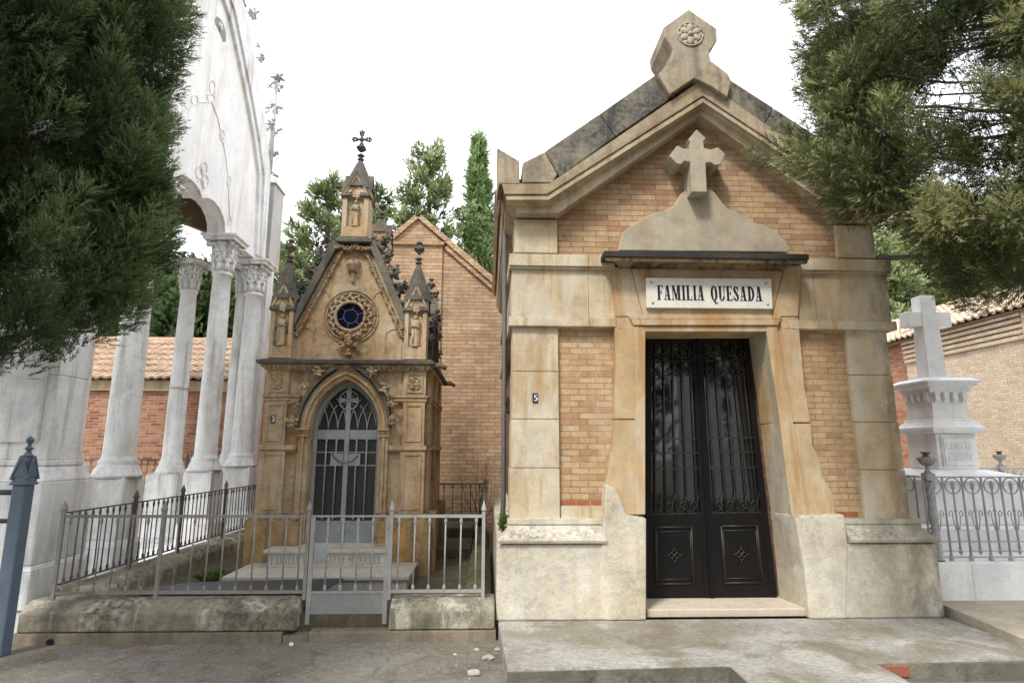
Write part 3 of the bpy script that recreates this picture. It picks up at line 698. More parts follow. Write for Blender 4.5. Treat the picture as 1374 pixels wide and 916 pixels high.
# roof
rf = MB(); za = at(931, 60, 6.3).z
rf.prismY([(.05, 5.0), (XC+.03, at(900,100,6.3).z-.03), (mir(.05), 5.0), (mir(.1), 4.9), (XC, 6.3), (.1, 4.9)], 6.95, 11.72)
rf.build('roof', 'tile', Q)
# metal spout at the right corner, downpipe on the left side
sp = MB(); a_ = at(1172, 347, 6.6); b_ = at(1241, 343.5, 6.5)
sp.tube([a_, b_], .034, 12); sp.build('drain_spout', metal('tarnished_pipe', (.12, .115, .10), ra=.3), Q)
dp = MB(); a_ = Vector((.19, 7.3, 4.6)); dp.tube([a_, (.19, 7.3, 1.2), (.16, 7.25, .9)], .03, 8); dp.build('downpipe', 'iron_dark', Q)
# door sill
si = MB(); si.frus(1.652, 3.33, 6.50, 7.06, .155, 1.652, 3.33, 6.49, 7.06, .235); si.build('threshold', 'sill', Q, .008)
jr = MB(); jr.ppx([(1045,800),(1043,793),(1079,812),(1080,822)], 6.9, 6.9, 6.99)
# door leaves
def dl(y): return 868+(866-868)*(y-453)/347.
def dr(y): return 1003+(1043-1003)*(y-453)/347.
YD = 6.95
def D(u, y, Y=YD): return at(dl(y)+(dr(y)-dl(y))*u, y+(1-u)*3-1.5, Y)
def quad(mb, u0, u1, ya, yb, y0, y1):
    q = [D(u0, ya), D(u1, ya), D(u1, yb), D(u0, yb)]; mb.prismY([(p.x, p.z) for p in q], y0, y1)
for side in (0, 1):
    U = lambda u: (u*.5 if side == 0 else .5+u*.5)
    lf = MB()
    quad(lf, U(0) if side == 0 else U(.02), U(.09), 452, 801, YD, YD+.05)
    quad(lf, U(.90), U(.995) if side == 0 else U(1), 452, 801, YD, YD+.05)
    quad(lf, U(.088), U(.902), 688, 801, YD+.006, YD+.045)
    quad(lf, U(.088), U(.902), 448, 458, YD+.001, YD+.045)
    dleaf = lf.build('door_leaf', 'black', Q, .003); tag(dleaf, 'black double-door leaf, %s of the two' % ('left' if side == 0 else 'right'), None)
    gl = MB(); quad(gl, U(.085), U(.905), 457, 690, YD+.035, YD+.042); gl.build('door_glass', 'glass', dleaf)
    mo = MB()
    ua, ub, ya, yb = U(.16 if side == 0 else .22), U(.74 if side == 0 else .80), 706, 782
    ya += 0
    cs_ = [D(ua, ya), D(ub, ya), D(ub, yb), D(ua, yb)]
    for k in range(4):
        mo.tube([Vector((p.x, YD-.002, p.z)) for p in (cs_[k], cs_[(k+1) % 4])], .010, 6)
    ci = [D(ua+.012, ya+6), D(ub-.012, ya+6), D(ub-.012, yb-6), D(ua+.012, yb-6)]
    for k in range(4): mo.tube([Vector((p.x, YD+.002, p.z)) for p in (ci[k], ci[(k+1) % 4])], .006, 6)
    mo.build('panel_moulding', 'black_edge', dleaf)
    c_ = D((ua+ub)/2, 744); ro = MB()
    for i in range(4):
        a = i*math.pi/2; dx, dz = math.cos(a), math.sin(a)
        ro.ring((c_.x+dx*.035, YD-.004, c_.z+dz*.035), .022, .006, n=14, m=5); ro.blob((c_.x+dx*.072, YD-.002, c_.z+dz*.072), (.012, .01, .012))
        a += math.pi/4; ro.blob((c_.x+math.cos(a)*.04, YD-.002, c_.z+math.sin(a)*.04), (.012, .01, .012))
    ro.blob((c_.x, YD-.008, c_.z), (.018, .014, .018)); ro.build('rosette', 'black_edge', dleaf)
    gr = MB(); YG = YD+.005
    n = 5
    for i in range(n):
        u = U(.15+.7*i/(n-1)); a_ = D(u, 459, YG); b_ = D(u, 690, YG)
        gr.tube([(a_.x, YG, a_.z), (b_.x, YG, b_.z)], .0085, 6)
    for y in (484, 588, 607, 628, 688):
        a_ = D(U(.06), y, YG); b_ = D(U(.93), y, YG); gr.bar((a_.x, YG+.004, a_.z), (b_.x, YG+.004, b_.z), .014, .012)
    gr.build('grille', 'black_edge', dleaf)
    so = MB()
    def spiral(c, r0, turns, a0, sgn, rr=.006):
        pts = []
        for i in range(22):
            tt = i/21; a = a0+sgn*turns*2*math.pi*tt; r_ = r0*(1-.78*tt); pts.append((c[0]+r_*math.cos(a), YG-.006, c[1]+r_*math.sin(a)))
        so.tube(pts, rr, 5)
    for i in range(4):
        for (yy, r0, up) in ((677, .052, 1), (498, .05, -1)):
            c_ = D(U(.2+.6*i/3), yy, YG); spiral((c_.x, c_.z), r0, 1.3, -math.pi/2 if up > 0 else math.pi/2, 1 if i % 2 == 0 else -1)
            c2 = D(U(.2+.6*i/3+.09), yy-7*up, YG)
            so.tube([(c_.x, YG-.008, c_.z-.05*up), (c_.x+.03, YG-.01, c_.z+.02*up), (c2.x, YG-.008, c2.z+.07*up)], .006, 5, .003)
    for i in range(2):
        c_ = D(U(.3+.42*i), 471, YG); spiral((c_.x, c_.z), .095, 1.4, math.pi*(i), 1 if i else -1, .007)
        c_ = D(U(.16+.72*i), 476, YG); spiral((c_.x, c_.z), .05, 1.2, math.pi*(1-i), -1 if i else 1, .006)
    so.build('scrollwork', 'black_edge', dleaf)
ms_ = MB(); quad(ms_, .488, .512, 452, 801, YD-.018, YD+.01); quad(ms_, .494, .506, 452, 801, YD-.026, YD-.017); ms_.build('meeting_stile', 'black', Q, .003)
# number plate 5
npx = MB(); a_ = at(714.5, 540, 6.54); b_ = at(721.8, 527.3, 6.54); npx.box(a_.x, b_.x, 6.538, 6.551, a_.z, b_.z); pt_ = npx.build('number_plate', 'navy', Q, .002)
text('5', a_.x+.011, a_.z+.018, (b_.z-a_.z)-.036, 6.538, (b_.x-a_.x)*.98, .003).build('digit', 'white', pt_)

# ================================================================== SMALL GOTHIC CRYPT
CX = -1.975
def pan(cx0, cx1, z0, z1, y, mb, fr=.03, d=.018):   # raised frame round a sunk panel
    mb.box(cx0, cx1, y-d, y+.001, z0, z0+fr); mb.box(cx0, cx1, y-d, y+.001, z1-fr, z1); mb.box(cx0, cx0+fr, y-d, y+.001, z0+fr+.001, z1-fr-.001); mb.box(cx1-fr, cx1, y-d, y+.001, z0+fr+.001, z1-fr-.001)
K = thing('gothic_crypt', (CX, 8.4, .22), 'small honey-coloured gothic crypt with pinnacles, statues, round blue window and pointed door', 'crypt')
X0, X1, Y0, Y1 = -3.06, -.89, 8.45, 10.5
w = MB()
def arc_pts(a, h, z0, n=14):          # pointed arch, half width a, rise h above z0 : left foot to right foot
    r_ = (a*a+h*h)/(2*a); out = []
    am = math.asin(h/r_)
    for i in range(n+1): t_ = am*i/n; out.append((CX-a+r_-r_*math.cos(t_), z0+r_*math.sin(t_)))
    return out+[(2*CX-x, z) for x, z in out[-2::-1]]
ap = arc_pts(.47, .69, 2.12)
w.prismY([(X0, .5), (CX-.47, .5)]+ap+[(CX+.47, .5), (X1, .5), (X1, 3.0), (X0, 3.0)], Y0, Y0+.25)
w.box(X0, X1, Y0+.26, Y1, .5, 3.0)
# gable field
hw = .80; zt0 = 3.05
hw = .84
gp = [(CX-hw, zt0), (CX+hw, zt0), (CX+hw, 3.5), (CX+.2, 4.78), (CX-.2, 4.78), (CX-hw, 3.5)]
w.prismY(gp, Y0, Y0+.3)
w.prismY([(CX-.86, 3.0), (CX+.86, 3.0), (CX+.3, 4.35), (CX, 4.5), (CX-.3, 4.35)], Y0+.3, Y1-.1)
w.prismX([(Y0+.35, 3.0), (Y1-.35, 3.0), (Y1-.35, 3.4), ((Y0+Y1)/2, 4.1), (Y0+.35, 3.4)], X0+.08, X1-.08)
w.build('wall', 'c_stone', K, .005)
bs = MB()
for s_ in (-1, 1):
    bs.cut()
    xa, xb = (CX-1.2, CX-.66) if s_ < 0 else (CX+.66, CX+1.2)
    bs.box(xa, xb, 8.30, 10.6, .2, .93); bs.frus(xa, xb, 8.30, 10.6, .93, xa+.05, xb-.05, 8.37, 10.55, 1.0)
    xa, xb = (CX-.665, CX-.5) if s_ < 0 else (CX+.5, CX+.665)
    bs.box(xa, xb, 8.28, 8.6, .58, .93); bs.frus(xa, xb, 8.28, 8.6, .93, xa+.02, xb-.02, 8.34, 8.6, 1.0)
bs.cut(); bs.box(-.9, -.70, 8.5, 8.75, .2, 1.02); bs.box(-.9, -.70, 10.2, 10.45, .2, 1.02)
bs.build('base', 'c_base', K, .015)
pi_ = MB()
for cx_ in (X0+.14, X1-.14):
    pi_.cut(); pi_.box(cx_-.17, cx_+.17, 8.385, 8.7, 1.0, 1.835); pan(cx_-.12, cx_+.12, 1.05, 1.79, 8.385, pi_, .022, .014)
    pi_.box(cx_-.15, cx_+.15, 8.39, 8.7, 1.905, 2.5); pan(cx_-.11, cx_+.11, 1.95, 2.46, 8.39, pi_, .022, .014)
    pi_.box(cx_-.155, cx_+.155, 8.39, 8.7, 2.58, 2.94); pan(cx_-.115, cx_+.115, 2.62, 2.89, 8.39, pi_, .022, .014)
    pi_.clump((cx_, 8.39, 2.755), .13, 16, 3, .25); pi_.ring((cx_, 8.385, 2.755), .085, .012)
# right and left flank pilasters
for xx, s_ in ((X1, 1), (X0, -1)):
    for yy in (8.72, 9.55, 10.35):
        pi_.cut(); a0, a1 = (xx, xx+.075) if s_ > 0 else (xx-.075, xx)
        pi_.box(a0, a1, yy-.16, yy+.16, 1.0, 1.835); pi_.box(a0, a1, yy-.15, yy+.15, 1.905, 2.5); pi_.box(a0, a1, yy-.15, yy+.15, 2.58, 2.94)
pi_.build('pilaster', 'c_stone', K, .004)
bd = MB()
for z_, h_, e in ((1.835, .07, .05), (2.5, .05, .035), (2.55, .03, .05)):
    for (xa, xb) in ((X0-.03-e+.03, CX-.62), (CX+.62, X1+.03+e-.03)):
        bd.box(xa, xb, 8.40-e+.015, 8.6, z_, z_+h_); bd.box(xa+.01, xb-.01, 8.41-e*.5, 8.6, z_-.02, z_-.001)
    bd.box(X0-.05-e, X0+.1, 8.601, Y1+.03, z_, z_+h_); bd.box(X1-.1, X1+.05+e, 8.601, Y1+.03, z_, z_+h_)
bd.build('string_course', 'c_stone', K, .008)
co = MB(); cu = MB()
for (e, za_, zb_2) in ((.05, 2.93, 2.965), (.09, 2.966, 3.01)): cu.box(X0-e, X1+e, 8.42-e, Y1+e, za_, zb_2)
co.box(X0-.14, X1+.14, 8.27, Y1+.14, 3.011, 3.045); co.frus(X0-.15, X1+.15, 8.26, Y1+.15, 3.046, X0-.06, X1+.06, 8.36, Y1+.06, 3.085)
for i in range(34):
    x = X0-.04+i*(X1-X0+.08)/33
    if abs(x-CX) < .34: continue
    cu.blob((x, 8.345, 2.965+.012*math.sin(i*2.1)), (.028, .02, .024), Matrix.Rotation(i, 3, 'Y')); cu.blob((x+.03, 8.33, 2.985), (.016, .014, .018))
for i in range(30): cu.blob((X1+.075, 8.4+i*.07, 2.965), (.02, .028, .024))
cu.build('cornice_frieze', 'c_stone', K, .003); co.build('cornice', 'c_dark', K, .012)
# arch mouldings
def strip(mb, o_, i_, y0, y1):
    n = len(o_)
    for k in range(n-1): mb.prismY([o_[k], o_[k+1], i_[k+1], i_[k]], y0, y1)
am_ = MB()
A1, A2, A3, A4 = arc_pts(.475, .695, 2.12), arc_pts(.53, .76, 2.12), arc_pts(.565, .80, 2.12), arc_pts(.60, .86, 2.12)
strip(am_, A2, A1, 8.40, 8.58); strip(am_, A3, A2, 8.36, 8.5); strip(am_, A4, A3, 8.385, 8.5)
for s_ in (-1, 1):
    for (a0, a1, y) in ((.475, .53, 8.40), (.53, .565, 8.36), (.565, .61, 8.385)):
        xa, xb = sorted((CX+s_*a0, CX+s_*a1)); am_.box(xa+.001, xb-.001, y, 8.6, 1.0, 2.02)
    xa, xb = sorted((CX+s_*.468, CX+s_*.63)); am_.box(xa, xb, 8.345, 8.6, 2.02, 2.035); am_.box(xa-.008, xb+.008, 8.335, 8.6, 2.105, 2.13); am_.box(xa+.005, xb-.005, 8.37, 8.6, 2.036, 2.104)
    for j in range(5): am_.clump((xa+.02+j*.031, 8.36, 2.07), .04, 5, j)
am_.build('door_arch', 'c_stone', K, .004)
hd = MB(); A5, A6 = arc_pts(.603, .865, 2.14), arc_pts(.645, .93, 2.14)
strip(hd, A6, A5, 8.31, 8.47)
hd.build('hood_mould', 'c_dark', K, .004)
ck = MB()
for k, (u, z) in enumerate(((.66, 2.22), (.66, 2.235), (.64, 2.45), (.53, 2.68), (.35, 2.9))):
    for s_ in (-1, 1): ck.cut(); ck.clump((CX+s_*u*1.03, 8.30, z), .12, 14, k*2+s_+3); ck.blob((CX+s_*(u*1.03+.06), 8.27, z+.01), (.022, .02, .018))
ck.build('arch_crockets', 'c_stone', K)
# round window
rw = MB(); zc = 3.71
rw.ring((CX, 8.44, zc), .385, .014, n=48); rw.ring((CX, 8.43, zc), .345, .012, n=48); rw.ring((CX, 8.40, zc), .21, .025, n=40)
for i in range(34):
    a = 2*math.pi*i/34; rr_ = .275+.02*math.sin(i*3); d = (math.cos(a), math.sin(a))
    rw.blob((CX+d[0]*rr_, 8.42, zc+d[1]*rr_), (.05, .03, .022), Matrix.Rotation(-a+.8*(1 if i % 2 else -1), 3, 'Y'))
for k, (dx, dz, s2) in enumerate(((-.14, -.26, .1), (0, -.28, .11), (.14, -.26, .1), (-.09, -.42, .1), (0, -.40, .1), (.09, -.42, .1), (0, -.49, .07), (-.17, -.47, .06), (.17, -.47, .06), (0, -.33, .1))):
    rw.clump((CX+dx*.8, 8.40, zc+dz), s2*1.1, 12, k+40)
rw.lathe([(.02, 3.13), (.05, 3.15), (.055, 3.165), (.03, 3.19), (.025, 3.22)], CX, 8.42, 12)
rwo = rw.build('window_wreath', 'c_stone', K)
wg = MB(); wg.prismY([(CX+.205*math.cos(i*math.pi/16), zc+.205*math.sin(i*math.pi/16)) for i in range(32)], 8.432, 8.46); gw = wg.build('round_window', 'blue', K)
ld = MB(); ld.ring((CX, 8.43, zc), .1, .005, n=24, m=4)
for i in range(6):
    a = i*math.pi/3+.3; ld.tube([(CX+.1*math.cos(a), 8.43, zc+.1*math.sin(a)), (CX+.2*math.cos(a), 8.43, zc+.2*math.sin(a))], .005, 4)
ld.build('leading', plain('dull_lead', (.16, .16, .17), .6), gw)
# blind tracery lines, joints, and carved band under the rake
tr_ = MB()
for s_ in (-1, 1):
    for (x, z0_, z1_) in ((.73, 3.12, 3.42), (.5, 3.12, 3.55)):
        tr_.bar((CX+s_*x, 8.447, z0_), (CX+s_*x, 8.447, z1_), .012, .014)
    for (xc_, zc_, r_) in ((.615, 3.42, .115), (.40, 4.0, .08)):
        tr_.ring((CX+s_*xc_, 8.447, zc_), r_, .008, a0=0, a1=math.pi, n=12, m=5)
    n = 44
    for i in range(n):
        t_ = i/(n-1); x = .775+(.2-.775)*t_; z = 3.46+(4.72-3.46)*t_
        tr_.clump((CX+s_*(x-.035), 8.425, z-.03), .065, 7, i)
for i in range(14): tr_.clump((CX-.26+i*.04, 8.38, 4.72+.02*math.sin(i)), .075, 8, i+9)
tr_.lathe([(.06, 4.36), (.085, 4.40), (.09, 4.45), (.10, 4.46), (.10, 4.52), (.05, 4.53)], CX, 8.43, 12); tr_.lathe([(.01, 4.2), (.03, 4.24), (.02, 4.3), (.05, 4.36)], CX, 8.43, 10)
tr_.build('carved_tracery', 'c_stone', K)
gc = MB()
for s_ in (-1, 1):
    gc.prismY([(CX+s_*.82, 3.44), (CX+s_*.90, 3.48), (CX+s_*.30, 4.84), (CX+s_*.21, 4.79)], 8.36, 8.95)
gc.build('gable_coping', 'c_dark', K, .006)
gk = MB()
for k, (u, z) in enumerate(((.86, 3.60), (.78, 3.86), (.67, 4.12), (.56, 4.36), (.45, 4.60), (.36, 4.78))):
    for s_ in (-1, 1):
        gk.cut(); gk.clump((CX+s_*(u-.02), 8.47, z), .20, 18, k*3+s_+50); gk.clump((CX+s_*(u+.06), 8.45, z+.07), .13, 11, k+70)
for k, (yy, z) in enumerate(((8.85, 3.45), (9.05, 3.72), (9.25, 3.95), (9.6, 3.95), (9.85, 3.72), (10.1, 3.45))):
    for xx in (X1+.02, X0-.02): gk.clump((xx, yy, z), .15, 14, k+80)
for xx, s_ in ((X1, 1), (X0, -1)):
    gk.prismX([(8.8, 3.1), (8.86, 3.12), (9.475, 4.15), (10.1, 3.12), (10.16, 3.1), (10.16, 3.16), (9.475, 4.25), (8.8, 3.16)], min(xx-.12*s_, xx+.05*s_), max(xx-.12*s_, xx+.05*s_))
    gk.clump((xx+.02*s_, 9.475, 4.3), .13, 12, 99)
for yy in (8.35, 10.6): gk.tube([(X1+.1, yy, 3.0), (X1+.22, yy-.02, 3.0), (X1+.30, yy-.03, 2.96)], .045, 8, .03)
gk.build('gable_crockets', 'c_dark', K)
# niche statue: one robed figure carved in a niche
def statue(mb, x, y, z, h, seed=0, arm=1):
    prof = [(.0, 0), (.115, .0), (.125, .03), (.108, .2), (.10, .38), (.105, .5), (.092, .6), (.10, .70), (.112, .78), (.095, .83), (.05, .855), (.035, .87)]
    n = 22; vs = []; fs = []
    for r_, t_ in prof:
        for i in range(n):
            a = 2*math.pi*i/n; k = 1+.13*math.sin(5*a+seed+t_*3)*(1 if t_ < .6 else .4)
            vs.append((x+r_*h*1.15*k*math.cos(a), y+r_*h*.75*k*math.sin(a), z+t_*h))
    for j in range(len(prof)-1):
        for i in range(n): fs.append((j*n+i, j*n+(i+1) % n, (j+1)*n+(i+1) % n, (j+1)*n+i))
    mb.add(vs, fs, True)
    mb.blob((x, y-.01*h, z+.925*h), (.055*h, .06*h, .075*h)); mb.blob((x, y+.02*h, z+.93*h), (.068*h, .055*h, .085*h)); mb.blob((x, y-.068*h, z+.92*h), (.012*h, .018*h, .018*h))
    for s_ in (-1, 1):
        mb.tube([(x+s_*.11*h, y, z+.78*h), (x+s_*.135*h, y-.03*h, z+.63*h), (x+s_*.03*h*arm, y-.12*h, z+.63*h)], .04*h, 7, .025*h)
    mb.blob((x, y-.12*h, z+.64*h), (.03*h, .03*h, .035*h)); mb.tube([(x-.04*h, y-.09*h, z+.5*h), (x-.07*h, y-.10*h, z+.1*h)], .02*h, 5)
def niche_tower(x, y, w_, z0_, zbody, zap, zcone, ztip, front=True, seed=0, stat=True):
    """square turret: body with niche, four gablets, pyramid roof, finial"""
    tb = MB(); h_ = w_/2
    ph = zbody-z0_
    tb.box(x-h_*1.04, x+h_*1.04, y-h_*1.04, y+h_*1.04, z0_, z0_+.06*ph)
    tb.box(x-h_*.99, x+h_*.99, y-h_*.72, y+h_*.78, z0_+.061*ph, zbody-.001)
    for s_ in (-1, 1):
        tb.box(x+s_*h_*.82-h_*.18, x+s_*h_*.82+h_*.18, y-h_, y-h_*.721, z0_+.062*ph, zbody)
    tb.box(x-h_*.64, x+h_*.64, y-h_, y-h_*.721, z0_+.062*ph, z0_+.24*ph); tb.box(x-h_*.639, x+h_*.639, y-h_, y-h_*.721, zbody-.05*ph, zbody)
    tb.ring((x-h_*.2, y-h_*.95, zbody-.07*ph-h_*.12), h_*.3, .008, a0=0, a1=math.pi, n=8, m=5); tb.ring((x+h_*.3, y-h_*.95, zbody-.07*ph-h_*.12), h_*.25, .008, a0=0, a1=math.pi, n=8, m=5)
    # gablets on four sides
    for d in range(4):
        tri = [(-h_*1.08, zbody), (h_*1.08, zbody), (0, zap)]
        if d == 0: tb.prismY([(x+a, z) for a, z in tri], y-h_*1.02, y-h_*.6)
        if d == 1: tb.prismY([(x+a, z) for a, z in tri], y+h_*.6, y+h_*1.02)
        if d == 2: tb.prismX([(y+a, z) for a, z in tri], x-h_*1.02, x-h_*.6)
        if d == 3: tb.prismX([(y+a, z) for a, z in tri], x+h_*.6, x+h_*1.02)
    gh = zap-zbody
    for s_ in (-1, 1):
        tb.bar((x+s_*h_*.95, y-h_*1.03, zbody+.06*gh), (x, y-h_*1.03, zap-.06*gh), h_*.2, .03)
        tb.bar((x+s_*h_*.42, y-h_*1.03, zbody+.1*gh), (x, y-h_*1.03, zbody+.6*gh), h_*.1, .02)
    body = tb.build('turret', 'c_stone', K, .004)
    if stat:
        s0 = z0_+.245*ph; sm = MB(); statue(sm, x, y-h_*.88, s0, .64*ph, seed, 1 if seed % 2 else -1); sm.build('statue', 'c_stone', body)
    rt = MB()
    for d in range(4):
        e = h_*.14
        tri = [(-h_*1.2, zbody-.02), (-h_*1.1, zbody-.04), (0, zap-.03), (h_*1.1, zbody-.04), (h_*1.2, zbody-.02), (0, zap+.05)]
        if d == 0: rt.prismY([(x+a, z) for a, z in tri], y-h_*1.12, y-h_*.3)
        if d == 1: rt.prismY([(x+a, z) for a, z in tri], y+h_*.3, y+h_*1.12)
        if d == 2: rt.prismX([(y+a, z) for a, z in tri], x-h_*1.12, x-h_*.3)
        if d == 3: rt.prismX([(y+a, z) for a, z in tri], x+h_*.3, x+h_*1.12)
    nl = 9; prof = []
    for i in range(nl):
        t_ = i/nl; r_ = h_*1.12*(1-t_)+.035; zz_ = zbody+.4*gh+(zcone-zbody-.4*gh)*t_; prof += [(r_*1.06, zz_), (r_, zz_+.001)] if i else [(r_, zz_)]
    prof.append((.028, zcone))
    rt.lathe(prof, x, y, 8, math.pi/8); fh = ztip-zcone
    rt.lathe([(.03, zcone), (.05, zcone+.05*fh), (.055, zcone+.1*fh), (.028, zcone+.16*fh), (.026, zcone+.34*fh), (.055, zcone+.40*fh), (.06, zcone+.44*fh), (.026, zcone+.5*fh), (.028, zcone+.6*fh)], x, y, 10)
    ro_ = rt.build('spire_roof', 'c_dark', body)
    return body, ro_
def budfinial(body, x, y, z, s_):
    f = MB(); f.sqlathe([(.02*s_, z), (.03*s_, z+.03*s_), (.085*s_, z+.10*s_), (.02*s_, z+.17*s_), (.02*s_, z+.18*s_), (.05*s_, z+.21*s_), (.012*s_, z+.25*s_)], x, y)
    for i in range(8): a = i*math.pi/4; f.blob((x+.06*s_*math.cos(a), y+.06*s_*math.sin(a), z+.09*s_), (.03*s_, .03*s_, .035*s_))
    f.build('finial', 'c_dark', body)
za_ = lambda y, Y=8.35: at(470, y, Y).z
for k, (tx, px_) in enumerate(((CX-.935, -1), (CX+.935, 1))):
    body, _ = niche_tower(tx, 8.50, .31, 3.09, za_(414), za_(382), za_(349), za_(333), seed=k)
    budfinial(body, tx, 8.50, za_(336), .85)
for k, tx in enumerate((CX-.935, CX+.935)):
    body, _ = niche_tower(tx, 10.42, .31, 3.09, za_(414), za_(382), za_(349), za_(333), seed=k+2)
    budfinial(body, tx, 10.42, za_(336), .85)
# central tower over the gable
cb = MB(); cb.box(CX-.255, CX+.255, 8.32, 8.78, 4.79, 4.845); cb.frus(CX-.25, CX+.25, 8.33, 8.77, 4.846, CX-.2, CX+.2, 8.36, 8.74, 4.88); cb.build('tower_ledge', 'c_dark', K, .008)
body, _ = niche_tower(CX, 8.55, .375, 4.881, za_(261), za_(232), za_(207), za_(192), seed=5)
kf = MB(); zb = za_(195); kf.sqlathe([(.02, zb), (.07, zb+.06), (.025, zb+.1), (.02, zb+.14)], CX, 8.55)
cxz = za_(178); 
for i in range(4):
    a = i*math.pi/2; dx, dz = math.cos(a), math.sin(a)
    kf.tube([(CX, 8.55, cxz), (CX+dx*.09, 8.55, cxz+dz*.09)], .017, 6)
    kf.ring((CX+dx*.085, 8.55, cxz+dz*.085), .028, .012, n=12, m=5)
    for s_ in (-1, 1): kf.blob((CX+dx*.12-dz*.028*s_, 8.55, cxz+dz*.12+dx*.028*s_), (.02, .016, .02))
    kf.blob((CX+dx*.145, 8.55, cxz+dz*.145), (.018, .016, .018))
kf.tube([(CX, 8.55, zb+.12), (CX, 8.55, cxz)], .018, 6); kf.blob((CX, 8.55, cxz), (.04, .03, .04)); kf.build('iron_cross', 'c_dark', body)
# rear tower
rt_ = atX(516, 300, CX+.0); 
body, _ = niche_tower(CX+.02, 10.35, .34, 4.6, za_(261)+.02, za_(240)+.02, 5.95, 6.15, seed=7); budfinial(body, CX+.02, 10.35, 6.1, .8)
# door of the crypt
YC = 8.60
dm = MB(); Do, Di = arc_pts(.468, .685, 2.12), arc_pts(.415, .61, 2.12)
strip(dm, Do, Di, YC, YC+.05)
for s_ in (-1, 1): xa, xb = sorted((CX+s_*.468, CX+s_*.415)); dm.box(xa, xb, YC, YC+.05, .6, 2.12)
dm.box(CX-.414, CX+.414, YC+.002, YC+.045, 1.985, 2.115); dm.box(CX-.032, CX+.032, YC-.012, YC+.04, .6, 2.72); dm.box(CX-.414, CX+.414, YC+.003, YC+.04, .6, .885)
cdr = dm.build('door', 'cdoor', K, .004)
gd = MB(); gd.prismY([(CX-.42, .62)]+arc_pts(.42, .62, 2.12)+[(CX+.42, .62)], YC+.03, YC+.036); gd.build('door_glass', 'glass2', cdr)
tc = MB()
def arcln(cx_, z0_, r_, a0, a1): tc.ring((cx_, YC+.005, z0_), r_, .0085, a0=a0, a1=a1, n=14, m=5)
for s_ in (-1, 1):
    for c0, cr_, aa in ((.415-.38-.27, .38, (0, 1.05)), (.415-.13-.38, .38, (0, .95)),):
        pass
    for x0_ in (.14, .27):            # feet of crossing bars
        for dirn in (-1, 1):
            rr_ = .62; pts = []
            for i in range(12):
                t_ = i/11*.82; x = x0_+dirn*(rr_-rr_*math.cos(t_)); z = 2.115+rr_*math.sin(t_)
                lim = .415*math.sqrt(max(0, 1-((z-2.12)/.66)**2)) if z > 2.12 else .415
                if x > lim*1.0 or x < .03 or z > 2.62: break
                if (x*x+(z-2.53)**2) < .15**2: break
                pts.append((CX+s_*x, YC+.005, z))
            if len(pts) > 1: tc.tube(pts, .009, 5)
    pts = [(CX+s_*(.40-.62+.62*math.cos(t_)), YC+.005, 2.115+.62*math.sin(t_)) for t_ in [i*.1 for i in range(1, 7)]]; tc.tube(pts, .009, 5)
    pts = [(CX+s_*(.03+.5-.5*math.cos(t_)), YC+.005, 2.2+.5*math.sin(t_)) for t_ in [i*.1 for i in range(0, 9)] if (.53-.5*math.cos(t_)) < .35]; tc.tube(pts, .009, 5)
tc.ring((CX, YC-.004, 2.53), .135, .012, n=30, m=6)
for i in range(4):
    a = i*math.pi/2+.001; e = Matrix.Rotation(-a, 3, 'Y')
    d = Vector((math.cos(a), 0, math.sin(a))); q_ = Vector((-d.z, 0, d.x)); c0 = Vector((CX, 0, 2.53))
    P_ = [c0+d*.01+q_*.012, c0+d*.125+q_*.045, c0+d*.125-q_*.045, c0+d*.01-q_*.012]; tc.prismY([(p.x, p.z) for p in P_], YC-.018, YC-.004)
    a += math.pi/4; tc.tube([(CX, YC-.01, 2.53), (CX+.13*math.cos(a), YC-.01, 2.53+.13*math.sin(a))], .006, 5)
tc.build('tracery', 'cdoor', cdr)
br_ = MB()
for s_ in (-1, 1):
    for x in (.14, .28): 
        br_.tube([(CX+s_*x, YC-.01, .96), (CX+s_*x, YC-.01, 1.99)], .011, 6); br_.blob((CX+s_*x, YC-.01, .93), (.02, .02, .035)); br_.blob((CX+s_*x, YC-.01, 1.96), (.018, .018, .022))
br_.build('bars', 'cdoor', cdr)
gd2 = MB()
for z in (1.80, 1.62): gd2.box(CX-.41, CX-.035, YC+.02, YC+.028, z, z+.014); gd2.box(CX+.035, CX+.41, YC+.02, YC+.028, z, z+.014)
gd2.build('glazing_bars', plain('cream_glazing_bar', (.40, .34, .22), .6), cdr)
lk = MB(); lk.box(CX-.21, CX-.036, YC-.018, YC-.004, 1.62, 1.79); lk.box(CX+.036, CX+.2, YC-.018, YC-.004, 1.62, 1.79); lk.build('lock_plate', 'cdoor', cdr, .003)
cn = MB(); cn.tube([(CX-.19, YC-.03, 1.78), (CX-.1, YC-.04, 1.69), (CX, YC-.045, 1.655), (CX+.09, YC-.04, 1.69), (CX+.17, YC-.03, 1.77)], .007, 5); cn.build('chain', 'iron_dark', cdr)
